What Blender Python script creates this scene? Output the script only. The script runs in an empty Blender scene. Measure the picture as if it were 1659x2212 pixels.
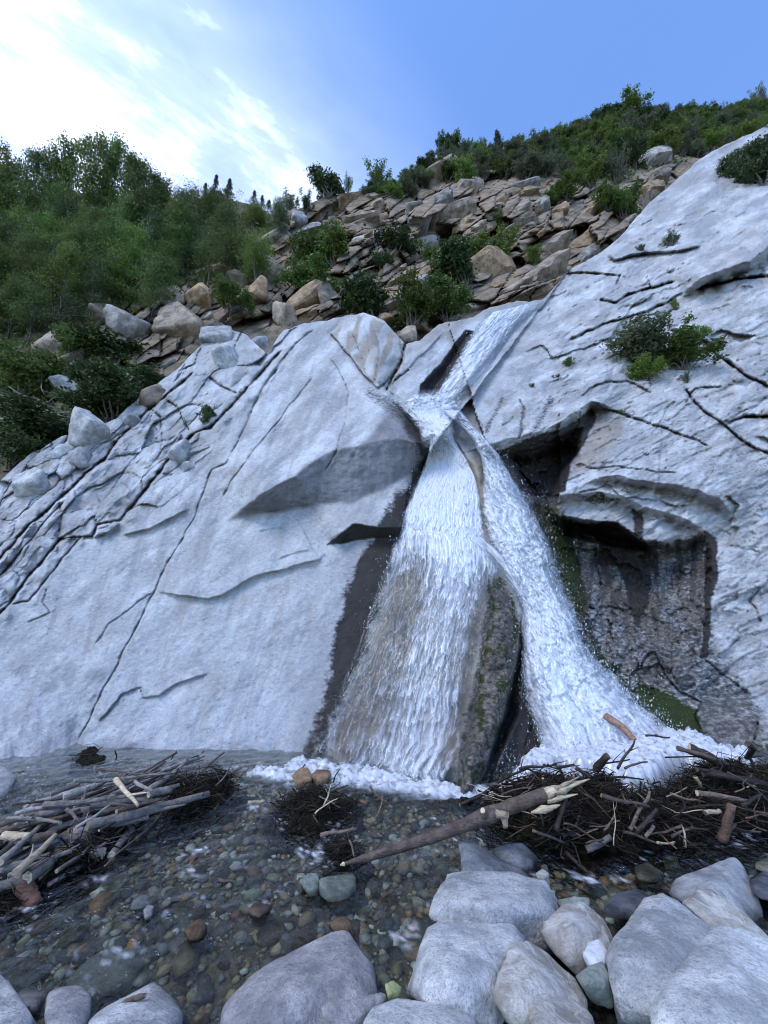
import bpy, bmesh, math, random
import numpy as np
from mathutils import Vector, Matrix

S = bpy.context.scene
COL = S.collection
rad = math.radians

# ------------------------------------------------------------------ camera
CAM_H = 1.7
PITCH = rad(14.0)
FPX = 864.0                      # focal length in units of a 1659 x 2212 frame
cam_data = bpy.data.cameras.new('camera')
cam = bpy.data.objects.new('camera', cam_data)
COL.objects.link(cam)
cam.location = (0, 0, CAM_H)
cam.rotation_euler = (rad(90) + PITCH, 0, 0)
cam_data.sensor_fit = 'VERTICAL'
cam_data.angle = 2 * math.atan(1106.0 / FPX)
cam_data.clip_start = 0.05
cam_data.clip_end = 2000
S.camera = cam

# ------------------------------------------------------------------ sky, sun, exposure
SUN_EL, SUN_AZ = 58.0, -140.0     # azimuth from +Y towards +X, degrees
world = bpy.data.worlds.new('World')
S.world = world
world.use_nodes = True
wn, wl = world.node_tree.nodes, world.node_tree.links
wn.clear()
w_out = wn.new('ShaderNodeOutputWorld')
w_bg = wn.new('ShaderNodeBackground')
w_bg.inputs['Strength'].default_value = 0.15
w_sky = wn.new('ShaderNodeTexSky')
w_sky.sky_type = 'NISHITA'
w_sky.sun_disc = False
w_sky.sun_elevation = rad(SUN_EL)
w_sky.sun_rotation = rad(SUN_AZ)
w_sky.altitude = 1500
w_sky.air_density = 1.0
w_sky.dust_density = 0.2
w_sky.ozone_density = 4.0
def _w(t, **k):
    n = wn.new(t)
    for a, b in k.items():
        setattr(n, a, b)
    return n
def _m(op, a, b=None, c=None, clamp=False):
    n = _w('ShaderNodeMath', operation=op, use_clamp=clamp)
    for i, x in enumerate((a, b, c)):
        if x is None: continue
        if isinstance(x, (int, float)): n.inputs[i].default_value = x
        else: wl.new(x, n.inputs[i])
    return n.outputs[0]
tc = _w('ShaderNodeTexCoord')
sx = _w('ShaderNodeSeparateXYZ'); wl.new(tc.outputs['Generated'], sx.inputs[0])
zc = _m('MAXIMUM', sx.outputs['Z'], 0.06)
cx = _m('DIVIDE', sx.outputs['X'], zc)
cy = _m('DIVIDE', sx.outputs['Y'], zc)
# cloud deck coordinates: a along the streaks, b across them
ca = _m('ADD', _m('MULTIPLY', cx, 0.80), _m('MULTIPLY', cy, 0.60))
cb = _m('SUBTRACT', _m('MULTIPLY', cx, 0.60), _m('MULTIPLY', cy, 0.80))
cv = _w('ShaderNodeCombineXYZ')
wl.new(_m('MULTIPLY', ca, 1.6), cv.inputs[0]); wl.new(_m('MULTIPLY', cb, 3.4), cv.inputs[1])
n1 = _w('ShaderNodeTexNoise'); n1.inputs['Scale'].default_value = 1.8; n1.inputs['Detail'].default_value = 9
n1.inputs['Roughness'].default_value = 0.58; n1.inputs['Distortion'].default_value = 0.25
wl.new(cv.outputs[0], n1.inputs['Vector'])
n2 = _w('ShaderNodeTexNoise'); n2.inputs['Scale'].default_value = 7.0; n2.inputs['Detail'].default_value = 6
n2.inputs['Roughness'].default_value = 0.6
wl.new(cv.outputs[0], n2.inputs['Vector'])
front = _m('SUBTRACT', _m('ADD', _m('MULTIPLY', cy, 0.9), -0.80), cx)      # >0 towards the cloud bank
bank0 = _m('MULTIPLY', _m('ADD', front, 0.46), 1.30, clamp=True)
bank = _m('MULTIPLY', _m('MULTIPLY', bank0, bank0), _m('SUBTRACT', 3.0, _m('MULTIPLY', bank0, 2.0)))
dens = _m('ADD', _m('MULTIPLY', n1.outputs[0], 1.15), _m('MULTIPLY', n2.outputs[0], 0.35))
thick = _m('MULTIPLY', _m('SUBTRACT', _m('ADD', dens, _m('MULTIPLY', bank, 0.54)), 1.06), 1.6, clamp=True)
veil = _m('MULTIPLY', _m('MULTIPLY', bank, n1.outputs[0]), 0.55)
cl = _m('MAXIMUM', thick, veil)
mixc = _w('ShaderNodeMixRGB')
wl.new(cl, mixc.inputs[0])
tint = _w('ShaderNodeMixRGB', blend_type='MULTIPLY')
tint.inputs[0].default_value = 1.0
wl.new(w_sky.outputs[0], tint.inputs[1]); tint.inputs[2].default_value = (.90, 1.0, 1.14, 1)
wl.new(tint.outputs[0], mixc.inputs[1])
mixc.inputs[2].default_value = (6.4, 6.9, 7.8, 1)
wl.new(mixc.outputs[0], w_bg.inputs['Color'])
wl.new(w_bg.outputs[0], w_out.inputs[0])

sun_data = bpy.data.lights.new('sun', 'SUN')
sun_data.energy = 0.9
sun_data.angle = rad(28)
sun_data.color = (1.0, 0.97, 0.93)
sun = bpy.data.objects.new('sun', sun_data)
COL.objects.link(sun)
_d = Vector((math.sin(rad(SUN_AZ)) * math.cos(rad(SUN_EL)), math.cos(rad(SUN_AZ)) * math.cos(rad(SUN_EL)), math.sin(rad(SUN_EL))))
sun.rotation_euler = (-_d).to_track_quat('-Z', 'Y').to_euler()

S.view_settings.view_transform = 'Standard'
S.view_settings.look = 'None'
S.view_settings.exposure = 1.3
S.view_settings.gamma = 1.0
S.view_settings.use_curve_mapping = False
S.cycles.max_bounces = 8
S.cycles.diffuse_bounces = 3
S.cycles.transparent_max_bounces = 24
S.cycles.use_denoising = True
S.cycles.filter_width = 1.05

# ------------------------------------------------------------------ numeric helpers
CP, SP = math.cos(PITCH), math.sin(PITCH)
def ray(u, v):
    """x/y and z/y slopes of the sight line through a frame position."""
    x = np.asarray(u, float) - 829.5
    c = 1106.0 - np.asarray(v, float)
    y = FPX * CP - c * SP
    z = c * CP + FPX * SP
    return x / y, z / y
def pt(u, v, Y):
    a, b = ray(u, v)
    Y = np.asarray(Y, float)
    return np.stack([a * Y, Y + 0 * a, CAM_H + b * Y], -1)
def gY(u, v, z=0.0):
    """forward distance at which the sight line meets height z"""
    a, b = ray(u, v)
    return (z - CAM_H) / b
def pxm(Y, v=1106):
    """metres per frame unit at forward distance Y"""
    return Y / (FPX * CP - (1106 - v) * SP)

_rs = np.random.RandomState(7)
_PERM = _rs.permutation(512).astype(np.int32)
_GR = _rs.normal(size=(512, 3)); _GR /= np.linalg.norm(_GR, axis=1, keepdims=True)
def perlin(P, seed=0):
    P = np.asarray(P, float)
    sh = P.shape[:-1]
    P = P.reshape(-1, 3)
    I = np.floor(P).astype(np.int64)
    F = P - I
    W = F * F * F * (F * (F * 6 - 15) + 10)
    out = np.zeros(len(P))
    for dx in (0, 1):
        for dy in (0, 1):
            for dz in (0, 1):
                h = _PERM[(_PERM[(_PERM[(I[:, 0] + dx + seed * 31) & 511] + I[:, 1] + dy) & 511] + I[:, 2] + dz) & 511]
                g = _GR[h]
                d = g[:, 0] * (F[:, 0] - dx) + g[:, 1] * (F[:, 1] - dy) + g[:, 2] * (F[:, 2] - dz)
                w = (W[:, 0] if dx else 1 - W[:, 0]) * (W[:, 1] if dy else 1 - W[:, 1]) * (W[:, 2] if dz else 1 - W[:, 2])
                out += w * d
    return (out * 1.6).reshape(sh)
def perlin2(x, y, seed=0):
    xi = np.floor(x).astype(np.int32); yi = np.floor(y).astype(np.int32)
    fx = (x - xi).astype(np.float32); fy = (y - yi).astype(np.float32)
    wx = fx * fx * fx * (fx * (fx * 6 - 15) + 10); wy = fy * fy * fy * (fy * (fy * 6 - 15) + 10)
    a0 = _PERM[(xi + seed * 31) & 511]; a1 = _PERM[(xi + 1 + seed * 31) & 511]
    def g(a, dy, X, Yv):
        h = _PERM[(a + yi + dy) & 511]
        return _G2[h, 0] * X + _G2[h, 1] * Yv
    lo = g(a0, 0, fx, fy); hi = g(a1, 0, fx - 1, fy)
    lo2 = g(a0, 1, fx, fy - 1); hi2 = g(a1, 1, fx - 1, fy - 1)
    lo = lo + wx * (hi - lo); lo2 = lo2 + wx * (hi2 - lo2)
    return (lo + wy * (lo2 - lo)) * 1.5
_G2 = np.stack([np.cos(np.arange(512) * 2.399963), np.sin(np.arange(512) * 2.399963)], -1).astype(np.float32)
def fbm(P, octv=4, seed=0, gain=0.5, lac=2.03):
    a, s, t = 1.0, 0.0, 0.0
    P = np.asarray(P, float)
    zc = P[..., 2]
    if zc.size and np.all(zc.flat[0] == zc):
        z0 = float(zc.flat[0]); x = P[..., 0] + z0 * 37.7; y = P[..., 1] + z0 * 11.3
        for k in range(octv):
            s = s + a * perlin2(x, y, seed + k * 5); t += a; a *= gain
            x = x * lac; y = y * lac
        return s / t
    for k in range(octv):
        s = s + a * perlin(P, seed + k * 5)
        t += a
        a *= gain
        P = P * lac
    return s / t
def worley(x, y, seed=0):
    """F1, F2, random value of the nearest cell, offset from its centre"""
    xi = np.floor(x).astype(np.int64); yi = np.floor(y).astype(np.int64)
    f1 = np.full(x.shape, 9.0); f2 = f1.copy(); val = np.zeros(x.shape); ox = val.copy(); oy = val.copy()
    for dx in (-1, 0, 1):
        for dy in (-1, 0, 1):
            h = _PERM[(_PERM[(xi + dx + seed * 17) & 511] + yi + dy) & 511]
            h2 = _PERM[(h + 91) & 511]; h3 = _PERM[(h2 + 57) & 511]
            ex = x - (xi + dx + .1 + .8 * h / 511.0); ey = y - (yi + dy + .1 + .8 * h2 / 511.0)
            d = np.hypot(ex, ey)
            m = d < f1
            f2 = np.where(m, f1, np.minimum(f2, d)); f1 = np.where(m, d, f1)
            val = np.where(m, h3 / 511.0, val); ox = np.where(m, ex, ox); oy = np.where(m, ey, oy)
    return f1, f2, val, ox, oy
def cells(x, y, seed, lift=1.0, tilt=.8, groove=.6, gw=.10):
    """blocky relief: each cell has its own height and tilt, with open joints"""
    f1, f2, val, ox, oy = worley(x, y, seed)
    t1 = (val * 7.13) % 1.0 - .5; t2 = (val * 13.7) % 1.0 - .5
    return lift * (val - .5) + tilt * (t1 * ox + t2 * oy) - groove * np.exp(-(f2 - f1) / gw)
def v3(x, y, z=0.0):
    x = np.asarray(x, float)
    return np.stack(np.broadcast_arrays(x, y, z), -1).astype(float)
def sstep(a, b, x):
    t = np.clip((x - a) / (b - a), 0, 1)
    return t * t * (3 - 2 * t)

def poly_dist(u, v, pl):
    """distance, side (+ = left of travel in y-down frame is up), arc fraction for an open polyline"""
    pl = np.asarray(pl, float)
    seg = np.hypot(*(pl[1:] - pl[:-1]).T)
    cum = np.concatenate([[0], np.cumsum(seg)])
    best = np.full(u.shape, 1e9); side = np.zeros(u.shape); arc = np.zeros(u.shape)
    for i in range(len(seg)):
        ax, ay = pl[i]; bx, by = pl[i + 1]
        dx, dy = bx - ax, by - ay
        L2 = dx * dx + dy * dy + 1e-9
        t = np.clip(((u - ax) * dx + (v - ay) * dy) / L2, 0, 1)
        ex, ey = u - ax - t * dx, v - ay - t * dy
        d = np.hypot(ex, ey)
        m = d < best
        best = np.where(m, d, best)
        side = np.where(m, np.sign(dx * ey - dy * ex), side)
        arc = np.where(m, (cum[i] + t * seg[i]) / cum[-1], arc)
    return best, side, arc
def near(u, v, pl, pad):
    """flat indices of the grid positions within pad of a polyline's bounding box"""
    p = np.asarray(pl, float)
    return np.nonzero((u > p[:, 0].min() - pad) & (u < p[:, 0].max() + pad) & (v > p[:, 1].min() - pad) & (v < p[:, 1].max() + pad))
def inside(u, v, pg):
    pg = np.asarray(pg, float)
    c = np.zeros(u.shape, bool)
    x1, y1 = pg[-1]
    for x2, y2 in pg:
        cond = ((y1 > v) != (y2 > v))
        xi = (x2 - x1) * (v - y1) / ((y2 - y1) if y2 != y1 else 1e-9) + x1
        c ^= cond & (u < xi)
        x1, y1 = x2, y2
    return c
def poly_sd(u, v, pg, pad=130):
    """signed distance to a closed polygon, positive inside (capped at -pad far outside)"""
    out = np.full(np.shape(u), -float(pad))
    ix = near(u, v, pg, pad)
    uu, vv = u[ix], v[ix]
    if uu.size:
        d, _, _ = poly_dist(uu, vv, list(pg) + [pg[0]])
        out[ix] = np.where(inside(uu, vv, pg), d, -d)
    return out

def tps_fit(uv, val):
    uv = np.asarray(uv, float) / 1000.0
    val = np.asarray(val, float)
    n = len(uv)
    r = np.hypot(uv[:, None, 0] - uv[None, :, 0], uv[:, None, 1] - uv[None, :, 1])
    K = np.where(r > 0, r * r * np.log(r + 1e-12), 0) + 1e-5 * np.eye(n)
    Pm = np.concatenate([np.ones((n, 1)), uv], 1)
    A = np.zeros((n + 3, n + 3)); A[:n, :n] = K; A[:n, n:] = Pm; A[n:, :n] = Pm.T
    w = np.linalg.solve(A, np.concatenate([val, np.zeros(3)]))
    def f(u, v):
        x, y = np.asarray(u, float) / 1000.0, np.asarray(v, float) / 1000.0
        o = w[n] + w[n + 1] * x + w[n + 2] * y
        for i in range(n):
            r2 = (x - uv[i, 0]) ** 2 + (y - uv[i, 1]) ** 2
            o = o + w[i] * 0.5 * r2 * np.log(r2 + 1e-24)
        return o
    return f

# ------------------------------------------------------------------ object helpers
def mesh_np(name, V, F, mat=None, smooth=True, attrs=None):
    """V (n,3), F (m,3|4) numpy -> mesh"""
    me = bpy.data.meshes.new(name)
    V = np.asarray(V, np.float32); F = np.asarray(F, np.int32)
    k = F.shape[1]
    me.vertices.add(len(V)); me.vertices.foreach_set('co', V.ravel())
    me.loops.add(F.size); me.loops.foreach_set('vertex_index', F.ravel())
    me.polygons.add(len(F))
    me.polygons.foreach_set('loop_start', np.arange(0, F.size, k, dtype=np.int32))
    me.polygons.foreach_set('loop_total', np.full(len(F), k, np.int32))
    me.polygons.foreach_set('use_smooth', np.full(len(F), smooth, bool))
    me.update(calc_edges=True)
    for an, av in (attrs or {}).items():
        av = np.asarray(av, np.float32)
        if av.ndim == 1:
            at = me.attributes.new(an, 'FLOAT', 'POINT'); at.data.foreach_set('value', av)
        elif av.shape[1] == 4:
            at = me.attributes.new(an, 'FLOAT_COLOR', 'POINT'); at.data.foreach_set('color', av.ravel())
        else:
            at = me.attributes.new(an, 'FLOAT_VECTOR', 'POINT'); at.data.foreach_set('vector', av.ravel())
    if mat: me.materials.append(mat)
    return me
def grid_faces(nr, nc):
    i = np.arange(nr * nc).reshape(nr, nc)
    return np.stack([i[:-1, :-1], i[1:, :-1], i[1:, 1:], i[:-1, 1:]], -1).reshape(-1, 4)
def link(name, me, parent=None, loc=None, rot=None, scale=None):
    o = bpy.data.objects.new(name, me)
    COL.objects.link(o)
    if parent is not None: o.parent = parent
    if loc is not None: o.location = loc
    if rot is not None: o.rotation_euler = rot
    if scale is not None: o.scale = scale
    return o
def tag(o, label=None, cat=None, group=None, kind=None):
    if label: o['label'] = label
    if cat: o['category'] = cat
    if group: o['group'] = group
    if kind: o['kind'] = kind
    return o

# ------------------------------------------------------------------ material helper
class NT:
    def __init__(self, name):
        self.m = bpy.data.materials.new(name); self.m.use_nodes = True
        self.n = self.m.node_tree.nodes; self.l = self.m.node_tree.links
        self.n.clear()
        self.out = self.n.new('ShaderNodeOutputMaterial')
    def set(self, sock, x):
        if x is None: return
        if hasattr(x, 'links'): self.l.new(x, sock)
        elif isinstance(x, (int, float)): sock.default_value = x
        else: sock.default_value = tuple(x) if len(x) == len(sock.default_value) else tuple(x) + (1,)
    def math(self, op, a, b=None, clamp=False):
        n = self.n.new('ShaderNodeMath'); n.operation = op; n.use_clamp = clamp
        self.set(n.inputs[0], a); self.set(n.inputs[1], b)
        return n.outputs[0]
    def mix(self, f, a, b, mode='MIX'):
        n = self.n.new('ShaderNodeMixRGB'); n.blend_type = mode
        self.set(n.inputs[0], f); self.set(n.inputs[1], a); self.set(n.inputs[2], b)
        return n.outputs[0]
    def noise(self, vec, scale, detail=4, rough=0.55, dist=0.0, out=0):
        n = self.n.new('ShaderNodeTexNoise')
        n.inputs['Scale'].default_value = scale; n.inputs['Detail'].default_value = detail
        n.inputs['Roughness'].default_value = rough; n.inputs['Distortion'].default_value = dist
        if vec is not None: self.l.new(vec, n.inputs['Vector'])
        return n.outputs[out]
    def voronoi(self, vec, scale, feature='F1', rand=1.0, out=0):
        n = self.n.new('ShaderNodeTexVoronoi'); n.feature = feature
        n.inputs['Scale'].default_value = scale; n.inputs['Randomness'].default_value = rand
        if vec is not None: self.l.new(vec, n.inputs['Vector'])
        return n.outputs[out]
    def ramp(self, f, stops, interp='LINEAR'):
        n = self.n.new('ShaderNodeValToRGB'); n.color_ramp.interpolation = interp
        cr = n.color_ramp
        while len(cr.elements) < len(stops): cr.elements.new(0.5)
        for e, (p, c) in zip(cr.elements, stops):
            e.position = p
            e.color = (c, c, c, 1) if isinstance(c, (int, float)) else (tuple(c) + (1,))[:4]
        self.l.new(f, n.inputs[0])
        return n.outputs[0]
    def attr(self, name, out='Fac'):
        n = self.n.new('ShaderNodeAttribute'); n.attribute_name = name
        return n.outputs[out]
    def sep(self, c):
        n = self.n.new('ShaderNodeSeparateColor'); self.l.new(c, n.inputs[0]); return n.outputs
    def coord(self, which='Object'):
        return self.n.new('ShaderNodeTexCoord').outputs[which]
    def pos(self):
        return self.n.new('ShaderNodeNewGeometry').outputs['Position']
    def rand(self):
        return self.n.new('ShaderNodeObjectInfo').outputs['Random']
    def mapping(self, vec, scale=(1, 1, 1), rot=(0, 0, 0), loc=None):
        n = self.n.new('ShaderNodeMapping'); self.l.new(vec, n.inputs['Vector'])
        n.inputs['Scale'].default_value = scale; n.inputs['Rotation'].default_value = rot
        if loc is not None: self.set(n.inputs['Location'], loc)
        return n.outputs[0]
    def bump(self, h, strength=0.5, dist=0.05, normal=None):
        n = self.n.new('ShaderNodeBump'); n.inputs['Strength'].default_value = strength
        n.inputs['Distance'].default_value = dist
        self.l.new(h, n.inputs['Height'])
        if normal is not None: self.l.new(normal, n.inputs['Normal'])
        return n.outputs[0]
    def bsdf(self, col, rough=0.8, normal=None, spec=0.3, **kw):
        n = self.n.new('ShaderNodeBsdfPrincipled')
        self.set(n.inputs['Base Color'], col); self.set(n.inputs['Roughness'], rough)
        self.set(n.inputs['Specular IOR Level'], spec)
        if normal is not None: self.l.new(normal, n.inputs['Normal'])
        for k, x in kw.items(): self.set(n.inputs[k], x)
        return n.outputs[0]
    def done(self, shader):
        self.l.new(shader, self.out.inputs['Surface']); return self.m

# ================================================================== granite: shape fields
def plane_through(A, B, C):
    A, B, C = (np.asarray(q, float) for q in (A, B, C))
    n = np.cross(B - A, C - A)
    k = n @ (A - np.array([0, 0, CAM_H]))
    def f(u, v):
        a, b = ray(u, v)
        return k / (n[0] * a + n[1] + n[2] * b)
    return f
left_plane = plane_through((0, 5.3, 0), (1, 5.3, 0), (0, 6.3, 1.62))
right_plane = plane_through(pt(1640, 1650, 5.35), pt(1659, 300, 24.0), pt(1170, 650, 14.2))
_cp = []
for u in (-300, 0, 250, 500, 700):
    for v in (680, 850, 1000, 1300, 1650, 1850):
        _cp.append((u, v, float(left_plane(u, v))))
for v in (680, 870, 1100, 1400, 1680, 1850):
    for u, k in ((880, 0.0), (1010, 0.12)):
        _cp.append((u, v, float(left_plane(u, v)) - k))
for u in (1300, 1480, 1659, 1950):
    for v in (250, 500, 800, 1100, 1400, 1650, 1850):
        Y = float(right_plane(u, v))
        if u == 1300 and v < 500: continue
        if Y < 0 or Y > 30: Y = 30
        if u == 1950: Y = min(Y, 1.0 * float(right_plane(1659, v)) * 1.05)
        _cp.append((u, v, Y))
_cp.append((1170, 650, 14.2))
_base = tps_fit([c[:2] for c in _cp], np.log([c[2] for c in _cp]))
def base_Y(u, v): return np.exp(_base(u, v))

CRACKS = [  # polyline, half width, depth, taper
    ([(640,740),(590,809),(550,879),(530,919),(515,954),(490,999),(458,1016),(440,1060),(420,1120),(375,1195),(350,1240),(333,1277),(290,1365),(240,1460),(200,1540),(165,1612)], 2.6, .10),
    ([(680,812),(630,871),(595,919),(555,964),(525,1009),(500,1039),(480,1078)], 2.6, .09),
    ([(712,770),(735,800),(752,844),(750,894),(740,934),(725,979),(700,1020)], 2.2, .07),
    ([(680,709),(640,742),(600,790),(560,850),(540,900)], 3.2, .12),
    ([(610,760),(565,804),(520,856),(455,926),(420,935),(395,960),(370,989),(350,1012),(310,1064),(280,1099),(262,1124)], 5.0, .34),
    ([(262,1124),(212,1134),(200,1159),(130,1164),(100,1204),(50,1259),(20,1304),(-40,1370)], 4.2, .26),
    ([(420,805),(350,862),(300,906),(252,954),(225,994),(190,1019),(150,1059),(125,1079),(100,1104),(65,1134),(30,1174),(-20,1230)], 4.6, .30),
    ([(140,1080),(100,1124),(65,1169),(30,1209),(-20,1272)], 3.0, .15),
    ([(175,1160),(130,1214),(90,1264),(62,1300),(20,1306)], 3.0, .13),
    ([(125,1079),(135,1110),(128,1150)], 2.6, .1),
    ([(310,870),(345,900),(352,945),(345,985)], 2.4, .1),
    ([(355,860),(385,880),(410,930)], 2.4, .1),
    ([(452,815),(470,830),(512,850)], 2.6, .12),
    ([(215,1559),(235,1534),(265,1499),(305,1484),(312,1509),(340,1504),(380,1479),(450,1456)], 2.0, .05),
    ([(205,1390),(235,1350),(265,1325),(300,1300),(330,1279)], 2.2, .05),
    ([(60,1345),(92,1330),(106,1322),(92,1300),(100,1270)], 2.2, .05),
    # right slab
    ([(1294,649),(1329,651),(1359,635),(1404,623),(1454,608)], 3.0, .25),
    ([(1398,598),(1404,620),(1396,630)], 2.2, .15),
    ([(1200,592),(1269,590),(1339,596),(1330,620)], 2.4, .16),
    ([(1230,735),(1300,700),(1371,682),(1429,660),(1459,640)], 3.0, .22),
    ([(1499,625),(1584,604),(1659,594),(1750,590)], 4.0, .4),
    ([(1444,690),(1449,712),(1479,724),(1509,726),(1544,750)], 3.4, .3),
    ([(1409,706),(1430,684),(1452,672)], 3.0, .25),
    ([(1479,838),(1504,873),(1529,895),(1569,920),(1600,950),(1640,972),(1720,1000)], 3.0, .22),
    ([(1544,768),(1579,786),(1609,808),(1659,834),(1720,850)], 3.4, .3),
    ([(1569,912),(1609,899),(1659,898),(1720,905)], 4.4, .35),
    ([(1254,858),(1274,838),(1309,824),(1354,824),(1400,845)], 2.4, .12),
    ([(1279,866),(1309,883),(1344,893),(1374,904),(1429,924),(1479,940),(1530,962)], 2.6, .14),
    ([(1408,940),(1430,905),(1445,870)], 1.8, .06),
    ([(1480,870),(1500,840),(1560,835)], 2.2, .1),
    ([(1270,1012),(1330,1008),(1400,1016),(1465,1022)], 2.0, .08),
    ([(1124,862),(1134,885),(1130,925),(1120,948)], 2.6, .12),
    ([(1030,905),(1042,918),(1040,930)], 2.0, .06),
    ([(1085,920),(1100,912),(1110,900)], 1.8, .05),
    # alcove wall
    ([(1290,1172),(1286,1215),(1298,1250),(1300,1290),(1285,1312)], 3.0, .14),
    ([(1288,1312),(1320,1310),(1345,1318),(1352,1330)], 2.6, .1),
    ([(1362,1460),(1405,1412),(1415,1410),(1436,1455),(1468,1495),(1516,1515)], 2.8, .12),
    ([(1521,1424),(1574,1466),(1620,1500)], 2.4, .08),
    ([(1400,1190),(1416,1240),(1408,1300),(1420,1380)], 2.4, .09),
    ([(1516,1515),(1500,1545),(1520,1590)], 2.4, .08),
    ([(1640,1270),(1622,1300),(1635,1315),(1645,1345)], 2.6, .08),
    ([(1638,1560),(1630,1600)], 2.4, .08),
    # centre
    ([(748,690),(770,740),(790,800),(800,830)], 2.0, .06),
    ([(800,690),(820,740),(815,800),(805,830)], 2.0, .06),
    ([(780,682),(795,730),(800,790)], 1.8, .05),
    ([(878,745),(862,795),(835,845)], 4.0, .3),
    ([(885,800),(865,815),(842,838)], 3.0, .2),
    ([(1130,1620),(1150,1560),(1165,1500)], 3.0, .1),
]
STEPS = [  # polyline left->right, height, decay above, taper ends
    ([(333,1277),(380,1285),(428,1293),(450,1294),(480,1285),(540,1250),(590,1235),(640,1222),(690,1208),(709,1190)], .16, 60),
    ([(260,1156),(300,1149),(340,1134),(380,1114),(412,1096)], .16, 30),
    ([(130,1166),(200,1161),(235,1150),(262,1126)], .25, 40),
    ([(215,1559),(235,1534),(265,1499),(305,1484)], .07, 26),
    ([(312,1509),(340,1504),(380,1479),(450,1456)], .07, 26),
    ([(555,1150),(590,1140),(612,1138)], .05, 20),
    ([(600,1205),(640,1195),(672,1188)], .06, 14),
    ([(1299,545),(1329,559),(1400,546),(1470,541),(1525,528)], .25, 40),
    ([(1255,1300),(1300,1285),(1352,1268)], .05, 10),
    ([(1470,1480),(1500,1475),(1540,1455)], .06, 14),
    ([(880,800),(905,770),(960,720)], .12, 30),
    ([(1540,1330),(1570,1318),(1600,1322)], .05, 12),
]
OVERHANGS = [  # rim, contact, h, L, taper0, taper1
    # the big bulge left of the falls
    ([(490,1124),(560,1070),(620,1036),(642,1030),(664,1004),(720,972),(770,966),(800,952),(860,948),(912,958),(930,972)],
     [(490,1124),(560,1110),(600,1101),(665,1093),(720,1086),(760,1083),(830,1056),(890,1022),(930,985)], 1.05, 210, 1, 0),
    # slot beside the falls
    ([(700,1172),(735,1150),(766,1132),(830,1137),(872,1141)], [(702,1186),(740,1172),(790,1163),(830,1162),(872,1158)], .5, 55, 1, 0),
    # roof block right of the falls
    ([(1050,962),(1096,948),(1144,936),(1208,912),(1250,885),(1276,866),(1305,874),(1342,892)],
     [(1050,990),(1100,985),(1150,975),(1215,950),(1258,925),(1280,885),(1306,886),(1342,897)], .75, 260, 0, 1),
    # curved double ledge
    ([(1250,1043),(1293,1031),(1335,1027),(1373,1037),(1415,1042),(1468,1047),(1505,1058),(1553,1076),(1574,1100),(1600,1134)],
     [(1250,1052),(1293,1046),(1335,1044),(1373,1052),(1415,1058),(1468,1066),(1505,1078),(1545,1094),(1566,1112),(1594,1138)], .60, 190, 1, 1),
    ([(1208,1068),(1256,1068),(1287,1060),(1335,1068),(1383,1090),(1436,1106),(1484,1121),(1521,1143),(1540,1165)],
     [(1208,1090),(1256,1084),(1287,1080),(1335,1090),(1383,1108),(1436,1124),(1484,1140),(1516,1158),(1530,1172)], .55, 110, 0, 1),
    ([(1205,1112),(1250,1122),(1335,1130),(1351,1148),(1404,1174),(1431,1169),(1482,1146)],
     [(1205,1150),(1250,1150),(1310,1162),(1351,1176),(1404,1190),(1431,1182),(1482,1156)], .6, 90, 0, 1),
    # hollow by the roots of the big slab, upper right
    ([(1456,638),(1504,608),(1544,588),(1579,575),(1619,566),(1659,530),(1760,500)],
     [(1456,648),(1504,630),(1544,610),(1584,595),(1625,585),(1665,560),(1760,540)], .9, 60, 1, 0),
]
ALCOVE = [(1095,985),(1150,975),(1215,948),(1262,925),(1258,990),(1215,1040),(1205,1110),(1330,1150),(1440,1170),(1520,1150),(1540,1190),(1546,1250),(1536,1300),(1530,1420),(1480,1470),(1400,1520),(1300,1420),(1225,1260),(1150,1120)]
RIB = [(1050,1236),(1085,1245),(1108,1290),(1122,1340),(1124,1400),(1118,1480),(1090,1560),(1045,1680),(1030,1760),(960,1760),(985,1650),(1005,1540),(1030,1420),(1045,1310)]
CREV = [(1128,1330),(1132,1450),(1122,1540),(1100,1600),(1060,1690),(1035,1700),(1080,1560),(1112,1440)]
POCKET = [(1130,1380),(1160,1480),(1195,1640),(1150,1690),(1060,1690),(1105,1570),(1128,1450)]
DOME = [(715,720),(745,690),(785,676),(830,694),(862,728),(868,770),(845,815),(815,838),(780,800),(745,755)]
CHUTE_ROCK = [(899,866),(905,828),(950,786),(985,735),(1005,712),(1024,716),(1002,760),(962,830),(935,868)]
MIDROCK = [(950,925),(985,935),(1020,975),(1045,1005),(1045,1035),(1035,1055),(1015,1010),(985,965)]

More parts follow.
